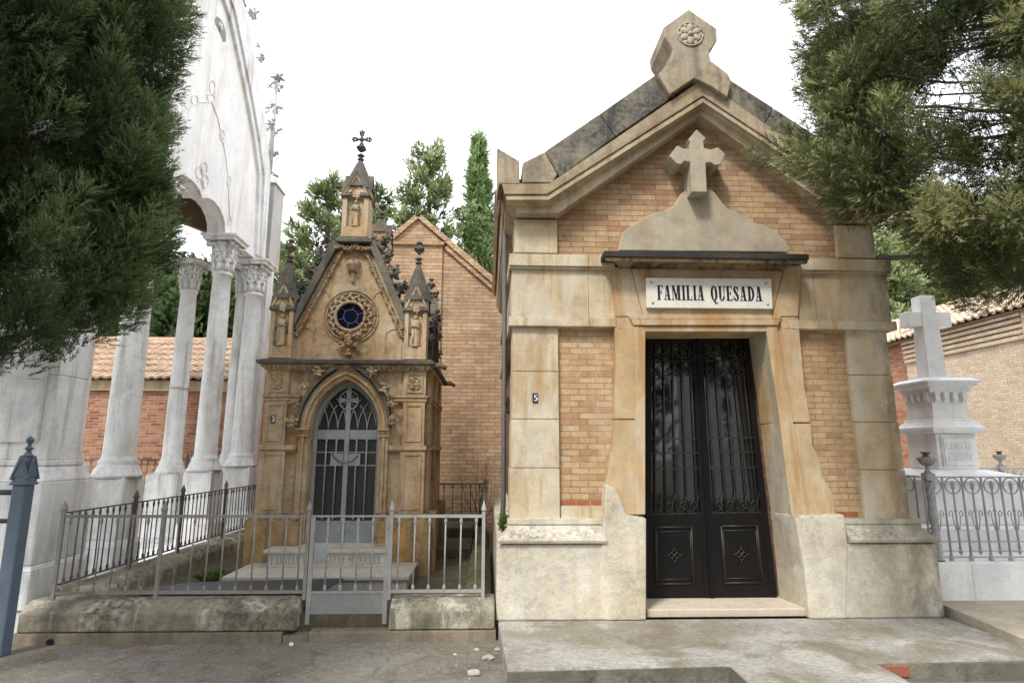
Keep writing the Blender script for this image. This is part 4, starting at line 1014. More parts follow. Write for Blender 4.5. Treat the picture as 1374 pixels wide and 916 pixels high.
# steps
s1 = MB(); s1.box(-3.02, -.93, 7.44, 8.3, .2, .345); s1.build('lower_step', 'step', K, .01)
s1 = MB(); s1.box(-3.05, -.90, 7.40, 8.3, .346, .395); s1.box(-2.80, -1.25, 7.965, 8.3, .555, .6); s1.build('step_tread', marble('dusty_tread_marble', (.52, .48, .40), (.40, .37, .31), (.36, .28, .19), .5, .6, .5, .3), K, .01)
s1 = MB(); s1.box(-2.75, -1.29, 8.0, 8.3, .396, .554); s1.box(CX-.5, CX+.5, 8.301, 8.62, .3, .6); s2 = s1.build('inscribed_step', marble('pale_step_marble', (.60, .58, .53), (.5, .48, .44), (.4, .34, .26), .3, .6, .5, .3), K, .004)
text('FAMILIA DE ROGELIO MANRESA', -2.71, .425, .10, 8.0, 1.38, .003).build('lettering', 'faded', s2)
npx = MB(); a_ = at(362.5, 567, 8.37); b_ = at(369, 556.5, 8.37); npx.box(a_.x, b_.x, 8.372, 8.391, a_.z, b_.z); pt_ = npx.build('number_plate', 'navy', K, .002)
text('3', a_.x+.012, a_.z+.015, (b_.z-a_.z)-.03, 8.372, (b_.x-a_.x)*.98, .003).build('digit', 'white', pt_)
# ================================================================== FENCED PLOT: kerbs, railings, gate
def kerbthing(name, x0, x1, y0, y1, label, mat='kerb'):
    k = MB(); z1 = .27; k.prismX([(y0, .10), (y0, z1), (y0+.13, z1+.095), (y1-.1, z1+.095), (y1, z1+.03), (y1, .1)], x0, x1)
    o = k.build(name, mat, None, .018, (0.5*(x0+x1), y0, 0), 3); tag(o, label, 'kerb'); return o
kerbthing('kerb_block', -4.50, -1.86, 6.33, 6.74, 'long mossy stone kerb under the railings left of the gate')
kerbthing('kerb_block', -.955, .085, 6.33, 6.74, 'short stained stone kerb under the railings right of the gate')
k = MB(); k.box(-4.53, -1.98, 6.31, 6.7, -.05, .095); k.box(-1.72, .10, 6.31, 6.7, -.05, .095); k.box(-1.975, -1.725, 6.33, 6.7, -.05, .06)
p = atZ(67, 862, .02); o = k.build('kerb_course', 'kerb_low', None, .008, (-2.2, 6.31, 0)); tag(o, 'low brown stone course running below the mossy kerb and the gate', 'kerb')
dh = MB(); c0 = at(67, 862, 6.305); dh.prismY([(c0.x+.035*math.cos(a*math.pi/8), max(.0, c0.z+.035*math.sin(a*math.pi/8))) for a in range(16)], 6.302, 6.315); dh.build('drain_hole', 'darkin', o)
k = MB(); k.prismY([(-4.50, .1), (-4.50, .38), (-4.40, .43), (-4.12, .43), (-4.05, .36), (-4.05, .1)], 6.76, 12.2)
o = k.build('side_kerb', 'kerb', None, .02, (-4.3, 6.75, 0)); tag(o, 'long stone kerb running back beside the marble pavilion, under the side railings', 'kerb')
k = MB(); rr = random.Random(4)
for i in range(26):
    y = 6.76+i*.2; k.prismY([(-.25+rr.uniform(-.01,.01), .1), (-.24, .33+rr.uniform(-.01,.02)), (-.12, .40+rr.uniform(-.01,.015)), (.0, .385+rr.uniform(-.01,.01)), (.05, .30), (.05, .1)], y, y+.193)
o = k.build('side_kerb', 'moss_kerb', None, .015, (-.1, 6.75, 0)); tag(o, 'green mossy kerb running back beside the large mausoleum wall', 'kerb')
k = MB(); k.box(-4.0, -.26, 11.9, 12.15, .2, .56); o = k.build('rear_kerb', 'moss_kerb', None, .015, (-2, 12, .2)); tag(o, 'damp low kerb under the far railings by the brown brick wall', 'kerb')

def rail_fence(name, a, b, z0, z1, n, label, posts, mat='iron', rz=.02, group=None, knob=True, br=.0085):
    """a, b = (x, y) ends; posts = list of parameters; n balusters"""
    a = Vector((*a, 0)); b = Vector((*b, 0)); t_ = thing(name, (a.x, a.y, z0), label, 'railing')
    d = (b-a)
    r_ = MB(); r_.bar(a+Vector((0,0,z1)), b+Vector((0,0,z1)), .03, .014); r_.build('top_rail', mat, t_)
    r_ = MB(); r_.bar(a+Vector((0,0,z0+.045)), b+Vector((0,0,z0+.045)), .03, .014); r_.build('bottom_rail', mat, t_)
    m = MB(); m.tube([a+Vector((0,0,z0+.05)), a+Vector((0,0,z1))], br, 6)
    if knob: m.lathe([(.008, z1-.09), (.017, z1-.05), (.009, z1-.008)], a.x, a.y, 6); m.lathe([(.008, z0+.115), (.017, z0+.085), (.014, z0+.055)], a.x, a.y, 6)
    first = m.build('baluster', mat, t_); rn = random.Random(n)
    for i in range(n):
        off = d*((i+.5)/n)
        if i == 0: first.location = off
        else:
            c = first.copy(); COL.objects.link(c); c.parent = t_; c.location = off
            c.rotation_euler = (rn.uniform(-.012, .012), rn.uniform(-.012, .012), 0)
    for p_ in posts:
        q_ = a+d*p_; m = MB(); m.bar(q_+Vector((0,0,z0-.03)), q_+Vector((0,0,z1+.05)), .034)
        m.sqlathe([(.017, z1+.05), (.026, z1+.062), (.022, z1+.08), (.003, z1+.15)], q_.x, q_.y); m.build('post', mat, t_)
    return t_
zt_f = 1.165
rail_fence('railing', (-4.29, 6.47), (-1.83, 6.47), .385, zt_f, 16, 'grey iron front railing standing on the long mossy kerb, left of the gate', (0, .405, 1.0), 'iron')
rail_fence('railing', (-.985, 6.47), (-.035, 6.47), .385, zt_f, 6, 'short grey iron front railing between the gate and the large mausoleum', (0, 1.0), 'gate_bar')
rail_fence('railing', (-4.27, 6.5), (-4.27, 11.7), .46, 1.2, 44, 'dark iron side railing running back in front of the marble pavilion', (.23, .45, .72, 1.0), 'iron_dark')
rail_fence('railing', (-.04, 6.52), (-.04, 12.0), .40, 1.18, 34, 'dark iron side railing seen edge-on beside the large mausoleum', (1.0,), 'iron_dark')
rail_fence('railing', (-3.9, 12.0), (-.06, 12.0), .56, 1.2, 22, 'rusty dark far railing in front of the brown brick gable wall', (0,), 'iron_dark')
# gate
G = thing('gate', (-1.79, 6.47, .12), 'low grey iron gate with a sheet-metal foot panel in front of the gothic crypt', 'gate')
m = MB(); m.box(-1.79, -1.02, 6.463, 6.477, .13, .415); m.build('foot_panel', 'gate', G)
m = MB()
for x in (-1.785, -1.02): m.bar((x, 6.47, .125), (x, 6.47, 1.16), .042, .025)
m.bar((-1.806, 6.47, 1.165), (-.999, 6.47, 1.165), .016, .025); m.bar((-1.764, 6.47, .425), (-1.041, 6.47, .425), .016, .03); m.bar((-1.764, 6.47, .71), (-1.041, 6.47, .71), .008, .014); m.bar((-1.764, 6.47, .885), (-1.041, 6.47, .885), .008, .014)
m.build('gate_frame', 'gate_bar', G)
for i in range(4):
    m = MB(); x = -1.785+.153*(i+1); m.tube([(x, 6.47, .43), (x, 6.47, 1.16)], .009, 6); m.lathe([(.008, 1.07), (.018, 1.11), (.009, 1.152)], x, 6.47, 6); m.lathe([(.008, .50), (.018, .47), (.014, .436)], x, 6.47, 6); m.build('baluster', 'gate_bar', G)
m = MB(); m.box(-1.755, -1.625, 6.448, 6.462, .735, .865); m.build('lock_plate', 'cdoor', G, .002)
# dark sheet lying behind the left railing
q = [at(150,802,6.62), at(432,802,6.62), at(444,783,7.25), at(250,781,7.35), at(215,784,7.3)]
m = MB(); P_ = [(-3.85, 6.62, .40), (-1.70, 6.60, .405), (-1.62, 7.22, .41), (-2.95, 7.36, .36), (-3.35, 7.30, .36)]
m.add([(x, y, z) for x, y, z in P_]+[(x, y, z-.015) for x, y, z in P_], [(0,1,2,3,4), (9,8,7,6,5)]+[((i+1)%5, i, i+5, (i+1)%5+5) for i in range(5)])
tag(m.build('metal_sheet', 'sheet', None, 0, (-2.7, 6.9, .36)), 'dark flat sheet lying on the ground behind the front railing, before the crypt steps', 'sheet')
m = MB(); m.box(-3.7, -1.9, 6.9, 7.1, .22, .36); tag(m.build('timber_block', 'kerb_low', None, .01, (-2.8, 7, .22)), 'low stone block carrying the dark sheet behind the front railing', 'block')

# ================================================================== MARBLE PAVILION
PVX = -4.8; KS = 4.8/4.6
def ks(L_): return [(y*KS, (z-1.83)*KS+1.83) for y, z in L_]
V_ = thing('marble_pavilion', (-6.5, 9.1, 0), 'tall white marble open pavilion with carved columns and a steep gable, at the left', 'pavilion')
m = MB(); m.box(-8.9, -4.56, 6.5, 13.0, -.05, .26); m.build('podium', 'p_marble', V_, .02)
def pier(x0, x1, y0, y1, zt=5.6, mold=True):
    m = MB()
    m.box(x0-.12, x1+.08, y0-.12, y1+.28, .26, .62); m.frus(x0-.12, x1+.08, y0-.12, y1+.28, .621, x0-.09, x1+.05, y0-.09, y1+.24, .68)
    m.box(x0-.09, x1+.05, y0-.09, y1+.24, .681, 1.50); m.frus(x0-.09, x1+.05, y0-.09, y1+.24, 1.501, x0-.01, x1+.0, y0-.01, y1+.05, 1.66); m.box(x0-.02, x1+.012, y0-.02, y1+.06, 1.661, 1.72)
    zs = [1.721, 2.62, 3.55, 4.5, zt]
    for a, b in zip(zs, zs[1:]): m.box(x0, x1, y0, y1, a, b-.004)
    m.box(x0+.01, x1-.01, y0+.01, y1-.01, 1.7, zt-.01)
    m.box(x0+.12, x1-.12, y0-.03, y0+.02, 1.9, zt-.3); m.build('corner_pier', 'p_marble', V_, .012)
pier(-5.35, -4.62, 6.60, 7.10); pier(-8.6, -7.9, 6.6, 7.1); pier(-8.6, -7.9, 11.6, 12.2)
def pedestal(x, y, s_, z0, z1):
    m = MB(); m.box(x-s_*1.12, x+s_*1.12, y-s_*1.12, y+s_*1.12, z0, z0+.35); m.frus(x-s_*1.12, x+s_*1.12, y-s_*1.12, y+s_*1.12, z0+.351, x-s_, x+s_, y-s_, y+s_, z0+.45)
    m.box(x-s_, x+s_, y-s_, y+s_, z0+.451, z1-.02); m.box(x-s_*.96, x+s_*.96, y-s_*.96, y+s_*.96, z1-.019, z1); m.build('pedestal', 'p_marble', V_, .012)
def column(x, y, r_, z0, z1, zc, half=None):
    m = MB(); prof = [(r_*1.62, z0), (r_*1.62, z0+.03), (r_*1.5, z0+.05), (r_*1.42, z0+.10), (r_*1.25, z0+.15), (r_*1.22, z0+.17), (r_*1.27, z0+.2), (r_*1.12, z0+.235), (r_*1.06, z0+.27)]
    n = 8
    for i in range(n+1): t_ = i/n; prof.append((r_*(1.04-.16*t_**1.4), z0+.29+(z1-.08-z0-.29)*t_))
    prof += [(r_*1.0, z1-.07), (r_*1.02, z1-.045), (r_*.98, z1-.02), (r_*.86, z1)]
    m.lathe(prof, x, y, 28); shaft = m.build('column', 'p_marble', V_)
    # capital
    m = MB(); h = zc-z1; m.lathe([(r_*.84, z1), (r_*.88, z1+.3*h), (r_*1.0, z1+.6*h), (r_*1.3, z1+.82*h)], x, y, 20)
    for tier, (k, zz_, hh_, out) in enumerate(((8, z1+.02*h, .42*h, 1.28), (8, z1+.30*h, .44*h, 1.45))):
        for i in range(k):
            a = 2*math.pi*(i+.5*tier)/k; ca, sa = math.cos(a), math.sin(a); pts = []
            for j in range(7):
                t_ = j/6; rr_ = r_*(.93+(out-.93)*t_**2.2); zq = zz_+hh_*math.sin(min(1.0, t_*1.12)*1.75)*1.0; pts.append((x+ca*rr_, y+sa*rr_, zq))
            m.tube(pts, r_*.26, 6, r_*.12); m.blob(pts[-1], (r_*.17, r_*.17, r_*.14))
            for s_ in (-1, 1): m.blob((x+ca*r_*1.12-sa*s_*r_*.2, y+sa*r_*1.12+ca*s_*r_*.2, zz_+hh_*.62), (r_*.12, r_*.12, r_*.2))
    for i in range(4):
        a = math.pi/4+i*math.pi/2; ca, sa = math.cos(a), math.sin(a)
        pts = [(x+ca*rr_*r_, y+sa*rr_*r_, z1+zz_*h) for rr_, zz_ in ((1.0, .45), (1.2, .68), (1.5, .84), (1.78, .83), (1.8, .70), (1.66, .66))]
        m.tube(pts, r_*.17, 6, r_*.12); m.blob((x+ca*r_*1.68, y+sa*r_*1.68, z1+.76*h), (r_*.22, r_*.22, r_*.2))
    for i in range(4): a = i*math.pi/2; m.clump((x+r_*1.25*math.cos(a), y+r_*1.25*math.sin(a), z1+.76*h), r_*.42, 9, i)
    q_ = r_*1.62; m.box(x-q_, x+q_, y-q_, y+q_, z1+.845*h, z1+.90*h); m.frus(x-q_, x+q_, y-q_, y+q_, z1+.901*h, x-q_*1.12, x+q_*1.12, y-q_*1.12, y+q_*1.12, z1+.95*h); m.box(x-q_*1.13, x+q_*1.13, y-q_*1.13, y+q_*1.13, z1+.951*h, zc)
    m.build('capital', 'p_marble', shaft)
pedestal(-4.88, 8.28, .235, .26, 1.48); column(-4.88, 8.28, .185, 1.48, 5.02, 5.66)
pedestal(-4.88, 10.76, .235, .26, 1.48); column(-4.88, 10.76, .175, 1.48, 5.02, 5.67)
pedestal(-4.86, 12.3, .28, .26, 1.52); column(-4.86, 12.2, .18, 1.52, 5.02, 5.67); column(-5.12, 12.25, .12, 1.52, 5.02, 5.6)
m = MB(); m.box(-5.0, -4.68, 12.42, 12.75, 1.52, 5.7); m.build('corner_pier', 'p_marble', V_, .012)
pedestal(-6.0, 11.85, .29, .26, 1.40); column(-6.0, 11.85, .165, 1.4, 4.98, 5.55)

m = MB(); m.ring((-6.0, 11.85, 3.0), .19, .012, axis='z'); m.build('brass_ring', 'brass', V_)
# gable wall on the alley side, with a low scalloped arch
YM = 9.15
def sc_arch(y0=8.25, y1=10.05):
    L_ = []; n = 3; ys = [(10.05, 5.5), (10.02, 5.66), (9.93, 5.77), (9.75, 5.86), (9.53, 5.885), (9.33, 5.85), (9.15, 5.76)]
    ys2 = [(9.15, 5.76), (9.05, 5.86), (8.85, 5.9), (8.6, 5.88), (8.42, 5.80), (8.30, 5.70), (8.25, 5.5)]
    return ys+ys2[1:]
half_out = [(11.70, 5.9), (11.64, 7.38), (11.28, 8.05), (10.90, 8.57), (10.40, 9.12), (9.82, 9.70), (9.15, 10.30)]
outl = half_out+[(2*YM-y, z) for y, z in half_out[-2::-1]]
m = MB()
poly = [(11.70, 5.53)]+half_out+[(2*YM-y, z) for y, z in half_out[-2::-1]]+[(6.60, 5.53)]+sc_arch()[::-1]
m.prismX(ks(poly), -5.1, PVX); m.build('gable_wall', 'p_wall', V_)
m = MB()
def ro(L_, d):
    out = []
    for y, z in L_:
        out.append((YM+(y-YM)*(1-d/3.0) if abs(y-YM) > .01 else y, z-d*.9 if abs(y-YM) < 2.5 else z-d*.25))
    return out
inn = [(11.40, 5.6), (11.22, 7.16), (10.85, 7.72), (10.45, 8.2), (9.92, 8.76), (9.41, 9.24), (9.15, 9.36)]; inn = inn+[(2*YM-y, z) for y, z in inn[-2::-1]]
mid = [(11.52, 5.6), (11.36, 7.22), (10.97, 7.82), (10.55, 8.32), (10.02, 8.88), (9.5, 9.40), (9.15, 9.56)]; mid = mid+[(2*YM-y, z) for y, z in mid[-2::-1]]
oo = [(11.72, 5.6), (11.66, 7.40), (11.30, 8.08), (10.92, 8.60), (10.42, 9.16), (9.84, 9.74), (9.15, 10.35)]; oo = oo+[(2*YM-y, z) for y, z in oo[-2::-1]]
def stripX(mb, o_, i_, x0, x1):
    o_ = ks(o_); i_ = ks(i_)
    for k in range(len(o_)-1): mb.prismX([o_[k], o_[k+1], i_[k+1], i_[k]], x0, x1)
stripX(m, oo, mid, -5.12, PVX+.10); stripX(m, mid, inn, PVX-.01, PVX+.06)
m.build('raking_cornice', 'p_marble', V_)
m = MB(); hi = sc_arch(); ho = [(y+(.05 if y > YM else -.05)*(1 if abs(y-YM) > .7 else 0), z+.06) for y, z in hi]
stripX(m, ho, hi, PVX-.02, PVX+.025); m.build('arch_moulding', 'p_wall', V_)
# engraved ornament in low relief
m = MB()
def relief(pix, r_=.014):
    q_ = [atX(x, y, PVX+.004) for x, y in pix]; m.tube(q_, r_, 5)
relief([(236,163),(245,150),(256,142),(268,137),(283,137)]); relief([(284,137),(292,158),(298,185),(303,212),(306,240),(307,262),(308,298)])
def loop(px_, py_, rx, ry, r_=.011): relief([(px_+rx*math.cos(a*math.pi/8), py_+ry*math.sin(a*math.pi/8)) for a in range(17)], r_)
loop(285, 118, 3.5, 10); loop(283, 131, 5, 5); loop(261, 134, 4.5, 6); loop(298, 182, 3, 8); loop(307, 244, 2.5, 8); loop(308, 296, 2.5, 7)
for a in range(4): loop(271+4.5*math.cos(a*1.57+.5), 237+13*math.sin(a*1.57+.5), 4.5, 8.5)
m.build('relief_ornament', 'p_wall', V_)
m = MB(); 
q_ = [atX(x, y, PVX) for x, y in ((291,22),(296,26),(300,34),(303,46),(303,56),(299,57),(296,48),(293,40),(289,34),(288,26))]
m.prismX([(p.y, p.z) for p in q_], PVX-.3, PVX+.003); o = m.build('trefoil_shade', plain('shaded_marble_recess', (.30, .27, .22), .8), V_)  # flat dark shape; the shade of the opening is put into its colour
m = MB()
q_ = [atX(x, y, PVX) for x, y in ((294,30),(297,34),(298,42),(296,44),(292,36))]; m.clump(atX(295, 35, PVX+.01), .16, 10, 4); m.build('carved_finial', 'p_marble', V_)
m = MB()
for (px_, py_, s_) in ((345,18,.2),(350,62,.10),(354,78,.17),(362,150,.10),(368,165,.2),(329,0,.2)):
    m.cut(); m.clump(atX(px_-4, py_, PVX+.05), s_*.9, 14, px_)
m.build('crocket', 'pin', V_)
# far corner pinnacle with crockets
m = MB(); px0, py0 = -4.93, 12.65; zz0 = at(372, 240, 12.65).z; zz1 = at(368, 104, 12.65).z
m.box(px0-.26, px0+.26, py0-.3, py0+.3, 5.68, zz0-.25); m.frus(px0-.3, px0+.3, py0-.34, py0+.34, zz0-.25, px0-.12, px0+.12, py0-.12, py0+.12, zz0+.05)
m.tube([(px0, py0, zz0), (px0, py0, zz1)], .075, 8, .045)
for i in range(5):
    z = zz0+.1+(zz1-zz0-.1)*i/4.4
    for a in range(4): m.clump((px0+.14*math.cos(a*1.57), py0+.14*math.sin(a*1.57), z), .13, 8, i*4+a)
m.clump((px0, py0, zz1), .24, 18, 77); m.build('pinnacle', 'pin', V_)
# front and rear gables, ceiling, roof
m = MB()
for (ya, yb) in ((6.72, 7.0), (12.2, 12.5)):
    m.prismY([(-8.5, 5.6), (-8.3, 5.6), (-7.6, 6.2), (-6.6, 6.6), (-5.6, 6.2), (-5.14, 5.6), (-5.11, 5.6), (-5.11, 7.4), (-6.6, 9.6), (-8.5, 7.4)], ya, yb)
m.box(-8.55, -8.3, 6.9, 12.0, 5.6, 7.4); m.build('upper_wall', 'vault', V_)
m = MB(); m.box(-8.3, -5.11, 7.0, 12.2, 7.1, 7.3); m.build('ceiling', 'vault', V_)
m = MB(); m.prismX([(6.9, 7.45), (12.2, 7.45), (9.55, 10.6)], -8.5, -5.11); m.build('roof', 'p_marble', V_)

# ================================================================== BUILDINGS BEHIND
Bk = thing('brick_building', (-1.5, 12.6, 0), 'brown brick gable wall building directly behind the gothic crypt', 'building')
m = MB(); ga = at(562, 288, 12.6); gl_ = at(530, 325, 12.6); gr_ = at(593, 325, 12.6); rr_ = at(668, 388, 12.6)
slope = (gr_.z-rr_.z)/(rr_.x-gr_.x); ex = 2.2
m.prismY([(ga.x-2.6, 0), (gr_.x+ex, 0), (gr_.x+ex, gr_.z-slope*ex), (gr_.x, gr_.z), (gl_.x, gr_.z), (ga.x-2.6, gr_.z-slope*2.1)], 12.6, 17)
m.build('wall', 'b_brick', Bk)
m = MB(); m.prismY([(gl_.x-.02, 0), (gr_.x+.02, 0), (gr_.x+.02, gr_.z), (ga.x, ga.z-.12), (gl_.x-.02, gr_.z)], 12.54, 12.9); m.build('gable_pier', 'b_brick', Bk)
m = MB()
def cop(a, b, w_=.09, y0=12.48, y1=12.95):
    a = Vector(a); b = Vector(b); d = (b-a).normalized(); n_ = Vector((-d.z, 0, d.x)) if d.x > 0 else Vector((d.z, 0, -d.x))
    q_ = [a, b, b+n_*w_, a+n_*w_]; m.prismY([(p.x, p.z) for p in q_], y0, y1)
cop((gr_.x+.06, 0, gr_.z-.02), (gr_.x+ex+.2, 0, gr_.z-slope*(ex+.2)-.02), .12); cop((gr_.x+.06, 0, gr_.z-.16), (gr_.x+ex+.2, 0, gr_.z-slope*(ex+.2)-.16), .10, 12.53)
cop((ga.x-2.5, 0, gl_.z-slope*2.0), (gl_.x-.06, 0, gl_.z-.02), .12)
cop((ga.x, 0, ga.z-.13), (gr_.x+.08, 0, gr_.z-.02), .10, 12.47); cop((gl_.x-.08, 0, gl_.z-.02), (ga.x, 0, ga.z-.13), .10, 12.47)
m.box(gl_.x-.06, gr_.x+.06, 12.49, 12.9, gr_.z-.10, gr_.z-.03)
m.build('gable_coping', 'b_brick', Bk)
m = MB(); m.prismY([(ga.x-2.7, gr_.z-slope*2.2), (ga.x, ga.z-.15), (gr_.x+ex, gr_.z-slope*ex+.02)], 12.96, 17.2); m.build('roof', 'tile', Bk)
m = MB(); m.box(ga.x-3.05, ga.x-2.61, 12.65, 16, 0, 3.6); m.build('plaster_return', 'orange', Bk)

def tiled_roof(mb, p0, p1, up, n_rows, tile_w=.22, over=.03, amp=.025, seed=0):
    """corrugated courses from eave line p0-p1 up along vector up"""
    p0 = Vector(p0); p1 = Vector(p1); up = Vector(up); d = p1-p0; L_ = d.length; nt = int(L_/tile_w); nrm = d.cross(up).normalized()
    if nrm.z < 0: nrm = -nrm
    rn = random.Random(seed); K_ = 6
    for r_ in range(n_rows):
        for t_ in range(nt):
            j = rn.uniform(-.012, .012); vs = []; js = rn.uniform(-.015, .015)
            for e in range(2):
                for k in range(K_+1):
                    u = (t_+k/K_)/nt; ph = k/K_; hgt = amp*math.sin(math.pi*ph)**.8*1.6 if ph < .62 else amp*.1
                    vs.append(p0+d*u+up*((r_+e*1.06+js)/n_rows)+nrm*(hgt+j+(over if e == 0 else .0)+.004*r_))
            for k in range(K_+1): vs.append(vs[k]-nrm*(over+.02))
            fs = [(k, k+1, K_+2+k, K_+1+k) for k in range(K_)]+[(2*(K_+1)+k, 2*(K_+1)+k+1, k+1, k) for k in range(K_)]
            mb.add(vs, fs)
Lb = thing('low_brick_building', (-10, 14.5, 0), 'low orange brick building with a terracotta tiled roof seen between the pavilion columns', 'building')
m = MB(); m.box(-16, -4.3, 14.5, 19, 0, 3.2); m.build('wall', 'l_brick', Lb)
m = MB(); m.box(-16, -4.25, 14.42, 14.7, 3.2, 3.46); m.build('fascia', 'fascia', Lb)
m = MB(); tiled_roof(m, (-16, 14.25, 3.47), (-4.1, 14.25, 3.47), (0, 2.6, 1.35), 7, .19, .035, .02); m.build('roof', 'tile', Lb)
m = MB(); m.prismX([(14.4, 3.44), (16.9, 4.78), (19.2, 3.44)], -15.9, -4.2); m.build('roof_core', 'darkin', Lb)
m = MB(); m.tube([(-16, 16.85, 4.83), (-4.1, 16.85, 4.83)], .10, 8); m.build('ridge', 'tile', Lb)
rail_fence('railing', (-11.5, 13.6), (-4.9, 13.6), .4, 1.62, 44, 'dark spiked railing in front of the low orange brick building', (0, .25, .5, .75, 1.0), 'iron_dark')

Rb = thing('long_brick_building', (12.5, 16, 0), 'long pale brick building with a sunbleached tiled roof at the right', 'building')
m = MB(); m.box(12.5, 18, 8, 17.3, 0, 5.12); m.build('wall', 'r_brick', Rb)
m = MB(); m.box(12.56, 18, 17.301, 34, 0, 5.1); m.build('old_wall', 'rr_brick', Rb)
m = MB(); m.box(12.42, 12.6, 8, 13.2, 0, 5.1)
for k in range(5): m.box(12.44-.012*k, 12.51, 13.21, 17.29, 4.45+.135*k, 4.45+.135*k+.085)
m.build('brick_cornice', 'r_brick', Rb)
m = MB(); tiled_roof(m, (12.25, 7.5, 5.15), (12.25, 34, 5.15), (3.8, 0, 1.75), 11, .24, .035, .04, 3); m.build('roof', 'tile_pale', Rb)
m = MB(); m.prismY([(12.3, 5.10), (16.0, 6.82), (19.5, 5.10)], 7.6, 34); m.build('roof_core', 'fascia', Rb)
m = MB(); m.tube([(12.45, 17.3, 5.27), (13.4, 17.32, 5.72), (14.3, 17.28, 6.12)], .09, 7); m.box(12.38, 12.5, 7.6, 17.4, 5.09, 5.15); m.build('mastic_seam', 'pink', Rb)

# ================================================================== WHITE MARBLE MONUMENT
Mn = thing('cross_monument', (6.5, 8.5, .3), 'white marble monument with a plain cross on an inscribed pedestal, inside the ornate railing', 'monument')
cxm, cym = 6.52, 8.50
m = MB()
m.box(cxm-1.35, cxm+1.35, cym-1.2, cym+1.2, .3, .62); m.box(cxm-1.0, cxm+1.0, cym-.92, cym+.92, .621, .90); m.box(cxm-.66, cxm+.66, cym-.62, cym+.62, .901, 1.53); m.frus(cxm-.62, cxm+.62, cym-.58, cym+.58, 1.531, cxm-.34, cxm+.34, cym-.34, cym+.34, 1.60)
m.frus(cxm-.74, cxm+.74, cym-.70, cym+.70, 1.46, cxm-.70, cxm+.70, cym-.66, cym+.66, 1.529)
m.build('base', 'marble', Mn, .015)
m = MB(); m.box(cxm-.30, cxm+.28, cym-.30, cym+.28, 1.60, 2.09); d_ = m.build('pedestal_die', 'marble', Mn, .012)
m = MB(); m.box(cxm-.20, cxm+.24, cym-.315, cym-.30, 1.66, 2.03); m.box(cxm-.235, cxm-.225, cym-.32, cym-.299, 1.64, 2.06); m.build('tablet', 'marble', d_, .004)
text('FAMILIA', cxm-.17, 1.88, .09, cym-.316, .37, .005).build('lettering', 'marble', d_)
text('CIERVA', cxm-.15, 1.73, .10, cym-.316, .35, .005).build('lettering', 'marble', d_)
m = MB(); m.sqlathe([(.30, 2.09), (.37, 2.10), (.385, 2.14), (.385, 2.18), (.34, 2.22), (.335, 2.235), (.31, 2.25), (.29, 2.30)], cxm, cym); m.sqlathe([(.27, 2.30), (.25, 2.62), (.245, 2.63)], cxm, cym)
m.sqlathe([(.25, 2.63), (.27, 2.64), (.27, 2.66), (.30, 2.67), (.30, 2.70), (.31, 2.74), (.36, 2.77), (.37, 2.80), (.40, 2.81), (.40, 2.83), (.30, 2.88), (.1, 2.89)], cxm, cym)
for i in range(4):
    o_ = -.2+.133*i
    for z0_, z1_, e in ((2.56, 2.68, .03), (2.53, 2.56, .015)):
        m.box(cxm+o_-.035, cxm+o_+.035, cym-.26-e-.02, cym-.2, z0_, z1_); m.box(cxm-.26-e-.02, cxm-.2, cym+o_-.035, cym+o_+.035, z0_, z1_)
m.build('shaft', 'marble', Mn, .006)
m = MB(); m.frus(cxm-.15, cxm+.13, cym-.12, cym+.12, 2.885, cxm-.12, cxm+.10, cym-.10, cym+.10, 4.13); m.box(cxm-.34, cxm-.118, cym-.096, cym+.096, 3.66, 3.88); m.box(cxm+.095, cxm+.32, cym-.096, cym+.096, 3.66, 3.88)
m.build('cross', 'marble', Mn, .008)
# marble kerb and ornate railing round it
m = MB()
for (a, b) in ((4.98, 5.37), (5.374, 5.98), (5.984, 6.9), (6.904, 8.2)): m.box(a, b, 6.775, 7.05, .22, .635)
m.box(4.98, 9.7, 9.9, 10.15, .22, .66); m.box(4.98, 5.2, 7.051, 9.9, .22, .635)
o = m.build('marble_kerb', 'marble', None, .012, (6, 6.78, .22)); tag(o, 'white marble block kerb under the ornate grey railing at the right', 'kerb')
def orn_baluster(par, x, y, z0):
    m = MB(); m.lathe([(.062, z0), (.062, z0+.02), (.05, z0+.03), (.053, z0+.05), (.052, z0+.30), (.03, z0+.32), (.05, z0+.345), (.03, z0+.37), (.036, z0+.40), (.058, z0+.46), (.056, z0+.50), (.036, z0+.60), (.04, z0+.63), (.036, z0+.66), (.034, z0+.88)], x, y, 14)
    for i in range(5):
        pts = [(x+.036*math.cos(i*1.257+t_*2.4), y+.036*math.sin(i*1.257+t_*2.4), z0+.66+.22*t_) for t_ in [j/8 for j in range(9)]]; m.tube(pts, .009, 5)
    m.box(x-.05, x+.05, y-.05, y+.05, z0+.88, z0+.96); m.lathe([(.045, z0+.96), (.02, z0+1.0), (.024, z0+1.02), (.02, z0+1.04), (.06, z0+1.07), (.085, z0+1.11), (.10, z0+1.125), (.10, z0+1.14)], x, y, 16)
    for i in range(16): a = i*math.pi/8; m.tube([(x+.035*math.cos(a), y+.035*math.sin(a), z0+1.05), (x+.07*math.cos(a), y+.07*math.sin(a), z0+1.085), (x+.09*math.cos(a), y+.09*math.sin(a), z0+1.12)], .01, 5)
    po = m.build('urn_post', 'm_iron', par)
    m = MB(); m.lathe([(.05, z0+1.14), (.035, z0+1.15), (.028, z0+1.17), (.05, z0+1.19), (.05, z0+1.20)], x, y, 14); m.lathe([(.066, z0-.012), (.066, z0+.012)], x, y, 12); m.build('rust_cap', 'rustcap', po)
